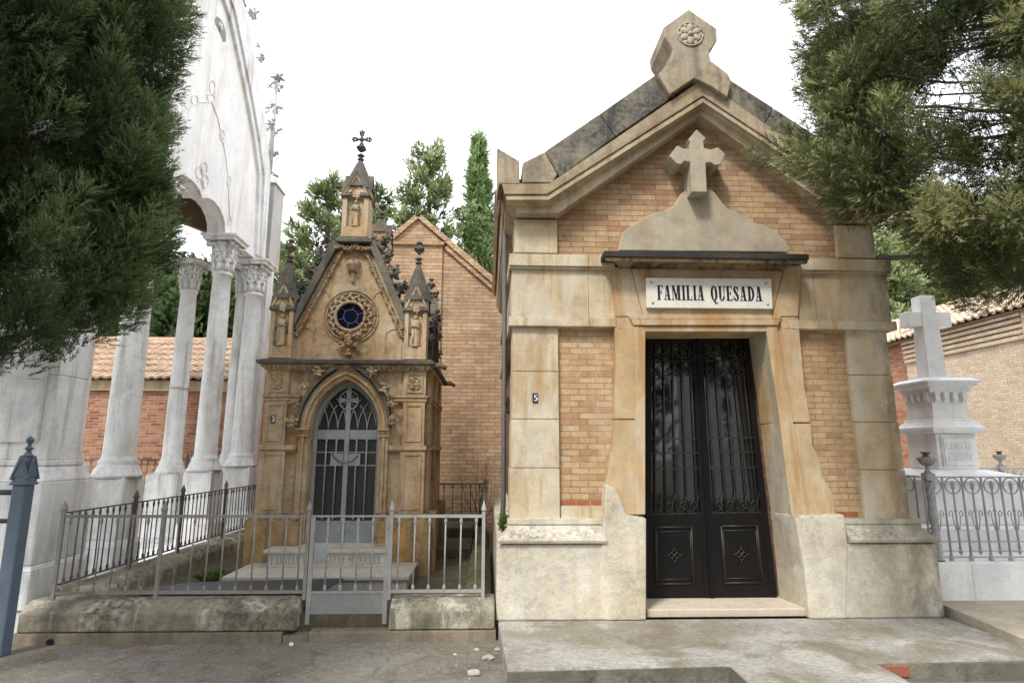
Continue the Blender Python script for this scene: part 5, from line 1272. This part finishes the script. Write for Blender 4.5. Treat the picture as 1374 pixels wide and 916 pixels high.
def orn_fence(x0, x1, y, z0, posts, label):
    T_ = thing('ornate_railing', (x0, y, z0), label, 'railing')
    m = MB(); m.box(x0, x1, y-.012, y+.012, z0+.91, z0+.925); m.build('top_rail', 'm_iron', T_); m = MB(); m.box(x0, x1, y-.01, y+.01, z0+.20, z0+.213); m.build('lower_rail', 'm_iron', T_); m = MB(); m.box(x0, x1, y-.012, y+.012, z0+.03, z0+.045); m.build('bottom_rail', 'm_iron', T_)
    for p_ in posts: orn_baluster(T_, p_, y, z0)
    n = int((x1-x0)/.23); fb_ = None; fs_ = None
    for i in range(n+1):
        x = x0+.06+i*.23
        if x > x1: break
        if fb_ is None:
            m = MB(); m.tube([(x, y, z0+.045), (x, y, z0+.91)], .0125, 6); m.lathe([(.026, z0+.0), (.026, z0+.03), (.015, z0+.07)], x, y, 8); fb_ = m.build('bar', 'm_iron', T_)
            xc_ = x+.115
            m = MB(); m.ring((xc_, y, z0+.82), .090, .008, n=22, m=5)
            m.tube([(xc_, y, z0+.13), (xc_, y, z0+.78)], .0115, 6); m.lathe([(.01, z0+.77), (.03, z0+.80), (.018, z0+.815), (.034, z0+.83), (.004, z0+.88)], xc_, y, 4); m.lathe([(.002, z0+.055), (.034, z0+.10), (.012, z0+.11), (.022, z0+.14)], xc_, y, 4)
            m.lathe([(.012, z0+.53), (.02, z0+.545), (.012, z0+.56)], xc_, y, 8)
            for s_ in (-1, 1):
                pts = [(xc_+s_*a_, y, z0+b_) for a_, b_ in ((.015, .33), (.035, .40), (.045, .47), (.04, .52), (.06, .545), (.082, .52), (.078, .49), (.065, .485))]; m.tube(pts, .0065, 5)
            fs_ = m.build('spear_panel', 'm_iron', T_)
        else:
            copychild(fb_, T_, (i*.23, 0, 0))
            if x+.23 < x1: copychild(fs_, T_, (i*.23, 0, 0))
    return T_
orn_fence(4.94, 8.2, 6.87, .637, (5.07, 7.4), 'silver-grey ornate railing with circles and spearheads on the front marble kerb')
orn_fence(5.1, 9.6, 9.95, .66, (5.2, 8.62), 'silver-grey ornate railing behind the cross monument')
T2 = thing('ornate_railing', (5.07, 7.0, .637), 'silver-grey ornate railing running back beside the large mausoleum', 'railing')
m = MB(); m.box(5.06, 5.08, 6.95, 9.9, 1.547, 1.562); m.box(5.06, 5.08, 6.95, 9.9, .667, .682); m.build('rail', 'm_iron', T2)
for i in range(13):
    m = MB(); y = 7.1+i*.21; m.tube([(5.07, y, .68), (5.07, y, 1.55)], .012, 6); m.ring((5.07, y+.105, 1.46), .08, .008, axis='x', n=16, m=5); m.build('bar', 'm_iron', T2)

# ================================================================== BLUE-GREY POST AT LEFT
px_, py_ = -4.375, 6.0
Pp = thing('iron_post', (px_, py_, 0), 'blue-grey square iron post with a gabled cap and bud finial, at the left edge', 'post')
m = MB(); m.box(px_-.08, px_+.045, py_-.05, py_+.075, 0, 1.50); m.build('shaft', 'post', Pp, .012)
m = MB(); x, y = px_-.0175, py_+.0125; HS = .62
_sl, _pY, _pX, _la = m.sqlathe, m.prismY, m.prismX, m.lathe
m.sqlathe = lambda pr, a, b: _sl([(r_*HS, z) for r_, z in pr], a, b)
m.lathe = lambda pr, a, b, n=20, *k: _la([(r_*(.8 if n > 4 else 1), z) for r_, z in pr], a, b, n, *k)
m.prismY = lambda pt_, a, b: _pY([(x+(u-x)*HS, w_) for u, w_ in pt_], y+(a-y)*HS, y+(b-y)*HS)
m.prismX = lambda pt_, a, b: _pX([(y+(u-y)*HS, w_) for u, w_ in pt_], x+(a-x)*HS, x+(b-x)*HS)
m.sqlathe([(.115, 1.50), (.128, 1.505), (.128, 1.52), (.11, 1.525), (.105, 1.60)], x, y)
for d in range(4):
    tri = [(-.125, 1.575), (.125, 1.575), (0, 1.76)]; tr2 = [(-.14, 1.56), (-.125, 1.55), (0, 1.735), (.125, 1.55), (.14, 1.56), (0, 1.775)]
    for T_, e in ((tri, 0), (tr2, .012)):
        if d == 0: m.prismY([(x+a, z) for a, z in T_], y-.115-e, y-.09)
        if d == 1: m.prismY([(x+a, z) for a, z in T_], y+.09, y+.115+e)
        if d == 2: m.prismX([(y+a, z) for a, z in T_], x-.115-e, x-.09)
        if d == 3: m.prismX([(y+a, z) for a, z in T_], x+.09, x+.115+e)
m.sqlathe([(.10, 1.58), (.04, 1.74), (.035, 1.76), (.05, 1.765), (.05, 1.775), (.03, 1.80)], x, y)
m.lathe([(.03, 1.79), (.025, 1.82), (.045, 1.835), (.045, 1.845), (.02, 1.86), (.022, 1.885), (.042, 1.905), (.044, 1.925), (.02, 1.945), (.012, 1.955)], x, y, 12)
m.build('gabled_cap', 'post', Pp, .003)
m = MB(); m.tube([(px_-.1, py_+.02, 1.43), (-7.2, py_+.02, 1.43)], .026, 10); m.build('hand_rail', 'post', Pp)
m = MB(); m.tube([(px_-.1, py_+.02, 1.17), (-7.2, py_+.02, 1.17)], .022, 10); m.build('hand_rail', 'post', Pp)

# ================================================================== TREES
def spray_tree(name, label, cat, base, trunk, region, dmin, dmax, nclumps, per, leaf, seed, nb, sl, plen, prad, origin_fn, axis_up, group=None, holes=0, bl=.35, bw=.04, droop=0, spread=.7, ok=None, limbs=60, lr=.035, extra=(), lobe=None):
    T_ = thing(name, base, label, cat, group); rng = np.random.default_rng(seed); rn = random.Random(seed)
    C_ = []; A_ = []; tries = 0
    xs = [p[0] for p in region]; ys = [p[1] for p in region]
    hl = [(rn.uniform(min(xs), max(xs)), rn.uniform(min(ys), max(ys)), rn.uniform(14, 34)) for _ in range(holes)]
    while len(C_) < nclumps and tries < nclumps*40:
        tries += 1; x = rn.uniform(min(xs), max(xs)); y = rn.uniform(min(ys), max(ys))
        if not inside(region, x, y): continue
        if any((x-a)**2+(y-b)**2 < r_*r_ for a, b, r_ in hl): continue
        Y = rn.uniform(dmin, dmax); p = at(x, y, Y)
        if ok and not ok(p): continue
        o_ = origin_fn(p); d = (p-o_); dd = d.normalized()*(1-axis_up)+Vector((0, 0, 1))*axis_up+Vector((rn.gauss(0, .18), rn.gauss(0, .18), rn.gauss(0, .15)))
        C_.append(p-dd.normalized()*plen*.45); A_.append(dd.normalized())
    for reg2, n2, da, db in extra:
        xs2 = [p[0] for p in reg2]; ys2 = [p[1] for p in reg2]; k2 = 0
        while k2 < n2:
            x = rn.uniform(min(xs2), max(xs2)); y = rn.uniform(min(ys2), max(ys2))
            if not inside(reg2, x, y): continue
            k2 += 1; p = at(x, y, rn.uniform(da, db)); d = p-origin_fn(p); dd = d.normalized()*(1-axis_up)+Vector((0, 0, 1))*axis_up+Vector((rn.gauss(0, .2), rn.gauss(0, .2), rn.gauss(0, .2)))
            C_.append(p-dd.normalized()*plen*.45); A_.append(dd.normalized())
    if lobe:
        k_, ll, lrad, keep = lobe; C2 = []; A2 = []; TB = []
        for c, a in zip(C_, A_):
            u = a.orthogonal().normalized(); w = a.cross(u); tb = rn.uniform(-.15, .25); sc_ = rn.uniform(.7, 1.25)
            for j in range(k_):
                t_ = rn.random(); pr_ = math.sqrt(max(0, 1-t_))*(.5+.5*min(1, t_*4))*lrad*sc_*math.sqrt(rn.uniform(.3, 1)); th = rn.uniform(0, 6.283)
                rd = u*math.cos(th)+w*math.sin(th); P = c+a*(t_-.35)*ll*sc_+rd*pr_; x, y = pix(P+a*plen*.4)
                if keep and not inside(region, x+keep, y+(14 if keep > 0 and rn.random() < .8 else -4)): continue
                if ok and not ok(P): continue
                C2.append(P); A2.append((a+rd*.5).normalized()); TB.append(tb+.55*(t_-.4))
        C_, A_ = C2, A2
    N = len(C_); C_ = np.array([tuple(c) for c in C_]); A_ = np.array([tuple(a) for a in A_])
    LEN = plen*rng.uniform(.65, 1.3, N); RAD = prad*rng.uniform(.7, 1.25, N)
    patch = .5+.42*np.sin(C_[:, 0]*3.3+seed)*np.sin(C_[:, 2]*2.9+1+seed)+.2*np.sin(C_[:, 1]*5+C_[:, 2]*4)
    V, ti = plumes(C_, A_, LEN, RAD, per, sl, rng, nb, bl, bw, (patch*.35+.25+np.array(TB) if lobe else patch*.75)+rng.uniform(-.15, .2, N), spread, droop)
    tri_mesh('crown', V, leaf, ti, T_)
    m = MB(); m.tube(trunk[0], trunk[1], 12, trunk[2]); tk = m.build('trunk', 'bark', T_)
    m = MB()
    idx = rng.choice(N, min(limbs, N), replace=False)
    for i in idx:
        e = Vector(C_[i]); o_ = origin_fn(e); pts = limb(m, o_, e+Vector(A_[i])*plen*.6, lr*rn.uniform(.6, 1.3), .006, rn)
        for k in range(3):
            q_ = pts[rn.randint(2, 5)]; limb(m, q_, q_+(e-q_)*rn.uniform(.4, .9)+Vector((rn.uniform(-.25, .25), rn.uniform(-.25, .25), rn.uniform(-.2, .3))), lr*.35, .004, rn, .2, 5)
    m.build('branches', 'bark', T_)
    return T_
# left foreground cypress
ax = Vector((-5.0, 4.5, 0))
def okL(p):
    d = math.hypot(p.x-ax.x, p.y-ax.y); return d < 2.45 and p.y < 6.2
regL = [(-420,-330),(150,-330),(235,-120),(256,0),(255,60),(244,100),(232,118),(238,150),(246,190),(238,235),(243,300),(236,350),(212,380),(196,425),(170,445),(150,468),(120,478),(90,492),(55,496),(20,510),(-60,500),(-200,430),(-420,300)]
spray_tree('cypress', 'big dark green cypress overhanging the marble pavilion at the upper left', 'tree', (-5.0, 4.5, 0),
    ([(-5.0, 4.5, 0), (-4.95, 4.5, 1.2), (-4.9, 4.55, 2.5), (-4.95, 4.5, 5), (-5, 4.5, 8)], .26, .05), regL, 2.9, 6.1, 195, 84, 'leaf_l', 11, 9, .078, .40, .13,
    lambda p: Vector((-4.9, 4.5, max(1.9, p.z-1.0))), .80, ok=okL, limbs=70, lobe=(17, 1.0, .30, 30), extra=[([(165,-100),(225,-100),(240,40),(236,80),(222,130),(226,190),(222,236),(228,290),(218,345),(190,380),(165,420),(130,440),(130,100)], 34, 3.9, 5.0)], bw=.085, bl=.42, spread=.95)
m = MB(); rn = random.Random(3)
# right foreground tree
regR = [(1070,-260),(1075,-60),(1082,0),(1096,30),(1086,52),(1078,78),(1072,100),(1060,122),(1074,150),(1092,170),(1120,196),(1150,205),(1150,216),(1110,214),(1075,206),(1052,194),(1040,202),(1036,228),(1046,242),(1070,250),(1100,254),(1128,264),(1142,280),(1160,286),(1178,284),(1196,292),(1215,312),(1240,330),(1262,352),(1276,382),(1290,398),(1318,398),(1340,380),(1374,384),(1500,380),(1760,300),(1760,-260)]
def okR(p):
    if p.x < 4.9 and p.y > 5.95: return False
    return p.z > 2.4
spray_tree('cypress', 'olive green airy cypress overhanging the large mausoleum at the upper right', 'tree', (6.0, 4.6, 0),
    ([(6.0, 4.6, 0), (5.8, 4.6, 1.6), (5.5, 4.7, 3.4), (5.35, 4.7, 5.2), (5.2, 4.7, 7.5)], .24, .06), regR, 3.9, 6.6, 340, 66, 'leaf_r', 23, 11, .08, .34, .14,
    lambda p: Vector((5.45, 4.7, max(2.7, min(6.5, p.z-.1+.22*(5.4-p.x))))), .35, holes=120, bw=.08, bl=.45, spread=1.0, ok=okR, limbs=170, lr=.017, lobe=(8, .50, .20, -12), extra=[([(1225,300),(1250,335),(1270,372),(1290,400),(1320,402),(1345,384),(1374,388),(1480,385),(1480,250),(1300,240)], 14, 3.9, 5.2), ([(1075,60),(1160,20),(1240,100),(1220,270),(1150,270),(1060,240),(1040,220),(1110,216),(1140,200)], 9, 4.0, 5.4)])

# distant trees : crown of plumes on a trunk
def far_tree(name, label, x, y, z0, z1, rad, n, leaf, seed, plen, prad, per, sl, up, profile, nb=7, group=None, bw=.30, bl=.6):
    T_ = thing(name, (x, y, 0), label, 'tree', group); rng = np.random.default_rng(seed)
    t_ = rng.uniform(0, 1, n); ph = rng.uniform(0, 2*np.pi, n); r_ = rad*np.array([profile(v) for v in t_])*np.sqrt(rng.uniform(.25, 1, n))*(1+.22*np.sin(ph*3+t_*9+seed)+.12*np.sin(ph*7-t_*23))
    C_ = np.stack([x+r_*np.cos(ph), y+r_*np.sin(ph), z0+(z1-z0)*t_], 1); out = np.stack([np.cos(ph), np.sin(ph), np.zeros(n)], 1)
    A_ = unit(out*(1-up)+np.array([0, 0, 1.])*up+rng.normal(size=(n, 3))*.15)
    V, ti = plumes(C_-A_*plen*.3, A_, plen*rng.uniform(.6, 1.3, n), prad*rng.uniform(.7, 1.3, n), per, sl, rng, nb, bl, bw, rng.uniform(.1, .95, n))
    tri_mesh('crown', V, leaf, ti, T_)
    m = MB(); m.tube([(x, y, 0), (x, y, z0+(z1-z0)*.92)], rad*.09+.05, 8, .03); 
    rn = random.Random(seed)
    for i in range(0, n, max(1, n//50)): limb(m, (x, y, max(.5, C_[i][2]-.5*rad)), tuple(C_[i]), .05, .015, rn, .08, 5)
    m.build('trunk', 'bark', T_); return T_
def far_conifer(name, label, x, y, z0, z1, rad, nbr, leaf, seed, per=16, sl=.2, group=None):
    """open conifer: separate outstretched boughs, each carrying a string of plumes"""
    T_ = thing(name, (x, y, 0), label, 'tree', group); rng = np.random.default_rng(seed); rn = random.Random(seed); C_ = []; A_ = []; L_ = []; m = MB()
    m.tube([(x, y, 0), (x+.1, y, (z0+z1)/2), (x, y, z1-.2)], .07*rad+.08, 8, .03)
    for b in range(nbr):
        v = (b+rn.random())/nbr; a = rn.uniform(0, 6.283); ln = rad*((1-v)**.8*(.45+.55*min(1, v*5))+.08)*rn.uniform(.55, 1.2); z = z0+(z1-z0)*v
        tip = Vector((x+ln*math.cos(a), y+ln*math.sin(a), z+ln*rn.uniform(.05, .5))); o_ = Vector((x, y, z-.1*ln)); limb(m, o_, tip, .03*(1-v)+.012, .008, rn, .08, 5)
        k = max(2, int(ln/.26))
        for j in range(k):
            t_ = .3+.75*(j+.5)/k; p_ = o_.lerp(tip, t_)+Vector((rn.gauss(0, .09), rn.gauss(0, .09), rn.gauss(0, .07)))
            C_.append(tuple(p_)); d = (tip-o_).normalized()*.75+Vector((rn.gauss(0, .35), rn.gauss(0, .35), .45)); A_.append(tuple(d)); L_.append(rn.uniform(.3, .6))
    for j in range(6): C_.append((x, y, z1-.25*j-.2)); A_.append((rn.gauss(0, .1), rn.gauss(0, .1), 1)); L_.append(.5)
    C_ = np.array(C_); A_ = np.array(A_); L_ = np.array(L_); n = len(C_)
    V, ti = plumes(C_, A_, L_, L_*.33, per, sl, rng, 8, .6, .26, rng.uniform(.1, .95, n))
    tri_mesh('crown', V, leaf, ti, T_); m.build('trunk', 'bark', T_); return T_
cone = lambda v: (1-v)**.75*(.35+.65*min(1, v*6))
colm = lambda v: (min(1, v*5)**.5)*(1-v**2.6)
rnd = lambda v: math.sin(math.pi*min(1, max(0, .12+v*.86)))**.6
far_tree('cypress', 'slim bright green columnar cypress rising behind the brick gable', -.55, 25, .5, 15.3, 1.02, 900, 'leaf_c', 31, .8, .19, 18, .20, .85, colm, 8)
p = at(575, 250, 23); far_conifer('conifer', 'large airy conifer behind the brick gable, right of the crypt tower', p.x, 23, 4.5, at(588, 205, 23).z, 2.6, 150, 'leaf_b', 33)
p = at(440, 300, 21); far_conifer('conifer', 'mid-size conifer behind the crypt, left of its central tower', p.x, 21, 3.5, at(436, 252, 21).z, 2.2, 130, 'leaf_b', 35)
p = at(380, 400, 24); far_conifer('conifer', 'small rounded conifer between the pavilion and the left pinnacle of the crypt', p.x, 24, 3, at(380, 338, 24).z, 1.5, 90, 'leaf_b', 37)
p = at(505, 300, 26); far_conifer('conifer', 'pale conifer directly behind the central tower of the crypt', p.x, 26, 4, at(512, 262, 26).z, 2.2, 110, 'leaf_b', 39)
for k, (px_, top_, Y, rad, lf, lab) in enumerate(((225, 360, 21, 2.0, 'leaf_l', 'dark evergreen behind the low brick building, left of the second marble column'), (268, 372, 20, 1.5, 'leaf_l', 'dark evergreen behind the low brick building, between two marble columns'),
        (300, 392, 23, 1.3, 'leaf_b', 'lighter evergreen behind the low brick building, close to the far column'), (120, 380, 22, 2.2, 'leaf_l', 'dark evergreen behind the low brick building, mostly hidden by the near cypress'), (325, 425, 21, .7, 'leaf_l', 'small dark evergreen top just above the tiled roof beside the far pier'))):
    p = at(px_, top_, Y); far_tree('evergreen_tree', lab, p.x, Y, 2.5, p.z, rad, 420, lf, 50+k, .9, .28, 18, .25, .6, colm if k % 2 else cone, 8)
for k, (px_, top_, Y, rad, lab) in enumerate(((1195, 308, 30, 2.6, 'pale green bushy tree beyond the roof, beside the mausoleum corner'), (1245, 330, 27, 2.4, 'yellowish bushy tree beyond the roof, behind the marble cross'), (1165, 330, 26, 1.6, 'darker bushy tree half hidden by the right corner of the mausoleum'), (1330, 330, 34, 3.5, 'large tree beyond the long tiled roof, seen through the near foliage'))):
    p = at(px_, top_, Y); far_tree('broadleaf_tree', lab, p.x, Y, 3, p.z, rad, 460, 'leaf_y' if k == 1 else 'leaf_b', 70+k, .8, .40, 20, .26, .3, rnd, 8)
# tall trees across the lane, behind the viewer (seen in the door glass, shading the facades)
for k, (x, y, z1, rad) in enumerate(((-7, -9, 11, 2.6), (-1.2, -11, 12, 2.6), (13.5, -13, 13, 3.0), (5.2, -12, 12, 2.2), (2.3, -13, 12, 2.6), (17.5, -10, 11, 2.8))):
    far_tree('roadside_cypress', 'dark cypress across the lane', x, y, .5, z1, rad, 260, 'leaf_l', 90+k, 1.5, .5, 10, .5, .7, colm, 7, 'cypresses across the lane')

# pale mausoleum across the lane, mirrored in the door glass
Am = thing('white_mausoleum', (9.5, -9.5, 0), 'white marble mausoleum across the lane, mirrored in the black door glass', 'mausoleum')
m = MB()
for x in (7.6, 8.75, 9.75): m.box(x, x+.5, -9.9, -9.5, 0, 6.2)
m.box(7.4, 10.6, -10.2, -9.4, -.02, 2.1); m.box(7.4, 10.6, -10.1, -9.45, 6.21, 7.0); m.build('wall', 'marble', Am)
# weeds and a twiggy shrub
def weed(label, x, y, z, h, n, seed, leaf='leaf_w', twig=False, sp=.12):
    T_ = thing('weed', (x, y, z), label, 'weed'); rng = np.random.default_rng(seed); rn = random.Random(seed); m = MB(); P_ = []; D_ = []
    for i in range(n):
        e = Vector((x+rn.gauss(0, sp), y+rn.gauss(0, sp*.6), z+h*rn.uniform(.4, 1))); pts = limb(m, (x+rn.gauss(0, sp*.2), y, z), e, .004 if not twig else .006, .0015, rn, .1, 6)
        for q_ in pts[2:]:
            for _ in range(4 if not twig else 1): P_.append(tuple(q_)); D_.append((rn.gauss(0, 1), rn.gauss(0, 1), rn.uniform(-.2, 1)))
    m.build('stems', 'bark', T_)
    P_ = np.array(P_); D_ = np.array(D_); V, tt = sprays(P_, D_, np.full(len(P_), .045 if not twig else .03), 6, .6, .35, rng); tri_mesh('leaves', V, leaf, .3+.6*rng.uniform(size=len(tt)), T_)
weed('small green weed growing at the left corner of the large mausoleum plinth', .17, 6.68, .95, .2, 6, 1, sp=.03)
weed('green weeds growing by the left end of the crypt steps', -3.35, 7.9, .22, .16, 22, 2, sp=.16)
weed('bare twiggy shrub with a few leaves before the brown brick wall', -.12, 11.2, .5, 1.4, 26, 3, 'leaf_y', True, .22)
weed('tiny weed on the side wall of the large mausoleum', .30, 7.4, 2.2, .3, 8, 4, sp=.06)

m = MB(); a_ = at(1186, 897, 5.13); b_ = at(1219, 886.5, 5.13); m.box(a_.x, b_.x, 5.126, 5.2, .045, .128)
tag(m.build('brick', plain('terracotta', (.30, .115, .07), .9, .2, 0, .3, 40), None, .004, (a_.x, 5.13, a_.z)), 'single red brick set in the front edge of the raised pavement', 'brick')
rg = np.random.default_rng(5); ng = 5200
gx = rg.uniform(-5.2, 3.2, ng); gy = rg.uniform(4.2, 6.3, ng); keep = ~((gx > .12) & (gy > 5.03)) & ~((gx > 1.9) & (gy > 4.0)); gx, gy = gx[keep], gy[keep]; ng = len(gx)
gs = rg.uniform(.0015, .0048, ng)*(1+1.2*(rg.uniform(size=ng) > .96))
tet = np.array([(1, 0, 0), (-.5, .87, 0), (-.5, -.87, 0), (0, 0, 1.1)]); fs_ = [(0, 1, 3), (1, 2, 3), (2, 0, 3)]
ang = rg.uniform(0, 6.28, ng); ca, sa = np.cos(ang), np.sin(ang)
rot = np.stack([tet[None, :, 0]*ca[:, None]-tet[None, :, 1]*sa[:, None], tet[None, :, 0]*sa[:, None]+tet[None, :, 1]*ca[:, None], np.repeat(tet[None, :, 2], ng, 0)], 2)
Pg = rot*gs[:, None, None]+np.stack([gx, gy, np.zeros(ng)], 1)[:, None]
Vg = np.concatenate([Pg[:, list(f)] for f in fs_], 1).reshape(-1, 3)
MT['grit'] = leafmat('pale_and_dark_grit', (.10, .085, .065), (.42, .39, .33), (.66, .64, .58), 0)
tag(tri_mesh('gravel', Vg, 'grit', np.repeat(rg.uniform(0, 1, ng)**1.2, 3)), None, None, None, 'stuff')
# rubble and pebbles in the lane
def rock(x, y, r_, label, cat='stone', group=None, mat='slab', seed=0, name='stone', fl=.5):
    rn = random.Random(seed); m = MB(); vs = [(x+v[0]*r_*rn.uniform(.75, 1.2), y+v[1]*r_*rn.uniform(.75, 1.2)*.8, max(-.004, r_*fl*.5+v[2]*r_*fl*rn.uniform(.7, 1.2))) for v in BV]; m.add(vs, BF)
    o = m.build(name, mat, None, 0, (x, y, 0)); tag(o, label, cat, group)
MT['rubble'] = stone('pale_rubble', (.52, .49, .42), (.44, .40, .33), (.3, .26, .2), lichen=.2, top=.1)
for k, (px_, py2, r_, lab) in enumerate(((655, 884, .055, 'pale angular chunk of rubble by the pavement edge'), (668, 872, .035, 'small broken chunk of rubble beside the pavement corner'), (636, 905, .06, 'flat light stone lying in the lane near the pavement'), (391, 866, .022, 'small white pointed stone at the foot of the long kerb'), (640, 872, .03, 'white crumbled mortar lump in the lane'), (611, 878, .02, 'flat pale oval pebble in the lane'))):
    p = atZ(px_, py2, 0); rock(p.x, p.y, r_, lab, 'stone', None, 'rubble' if k != 3 else 'white', k, 'rubble_stone' if k < 3 else 'pebble', .45 if k != 3 else 1.0)
rn = random.Random(8)
for k in range(14):
    px_, py2 = rn.uniform(10, 665), rn.uniform(866, 912); p = atZ(px_, py2, 0)
    rock(p.x, p.y, rn.uniform(.004, .011), 'tiny pale pebble lying in the lane', 'pebble', 'pebbles scattered over the lane', 'rubble', 100+k, 'pebble')
for k in range(60):
    px_, py2 = rn.uniform(100, 330), rn.uniform(863, 878); p = atZ(px_, py2, 0); m = MB(); a = rn.uniform(0, 3.1)
    e = Matrix.Rotation(a, 3, 'Z'); m.blob((p.x, p.y, .004), (.014, .008, .003), e); o = m.build('fallen_leaf', 'leaf_dead' if 'leaf_dead' in MT else MT.setdefault('leaf_dead', plain('dead_leaf', (.25, .12, .05), .8)), None, 0, (p.x, p.y, 0)); tag(o, 'tiny brown dead leaf at the foot of the long kerb', 'leaf', 'dead leaves along the kerb')

# ================================================================== LIGHT, SKY
EL, AZ = R(52), R(212)      # sun behind the viewer and to the left; AZ measured clockwise from +Y
sd = Vector((math.sin(AZ)*math.cos(EL), math.cos(AZ)*math.cos(EL), math.sin(EL)))
ld_ = bpy.data.lights.new('sun', 'SUN'); ld_.energy = 1.9; ld_.angle = R(10); ld_.color = (1, .955, .88)
lo = bpy.data.objects.new('sun', ld_); COL.objects.link(lo); lo.rotation_euler = sd.to_track_quat('Z', 'Y').to_euler()
W_ = bpy.data.worlds.new('World'); S.world = W_; W_.use_nodes = True; wn = W_.node_tree; bg = wn.nodes['Background']
sky = wn.nodes.new('ShaderNodeTexSky'); sky.sky_type = 'NISHITA'; sky.sun_disc = False; sky.sun_elevation = EL; sky.sun_rotation = AZ; sky.air_density = 1; sky.dust_density = 4; sky.ozone_density = 1
# thin bright overcast over the blue
tc_ = wn.nodes.new('ShaderNodeTexCoord'); nz_ = wn.nodes.new('ShaderNodeTexNoise'); nz_.inputs['Scale'].default_value = 1.6; nz_.inputs['Detail'].default_value = 5; wn.links.new(tc_.outputs['Generated'], nz_.inputs['Vector'])
rp = wn.nodes.new('ShaderNodeValToRGB'); rp.color_ramp.elements[0].position = .3; rp.color_ramp.elements[0].color = (.82, .82, .82, 1); rp.color_ramp.elements[1].position = .6; rp.color_ramp.elements[1].color = (.97, .97, .97, 1); wn.links.new(nz_.outputs[0], rp.inputs[0])
mx = wn.nodes.new('ShaderNodeMix'); mx.data_type = 'RGBA'; wn.links.new(rp.outputs[0], mx.inputs[0]); wn.links.new(sky.outputs[0], mx.inputs[6]); mx.inputs[7].default_value = (9.6, 10.0, 10.6, 1)
wn.links.new(mx.outputs[2], bg.inputs[0]); bg.inputs[1].default_value = .115
S.view_settings.view_transform = 'Standard'; S.view_settings.look = 'None'; S.view_settings.exposure = .9; S.view_settings.gamma = 1
S.render.engine = 'CYCLES'; S.render.resolution_x = 1024; S.render.resolution_y = 682
S.cycles.max_bounces = 6; S.cycles.diffuse_bounces = 3; S.cycles.use_denoising = True
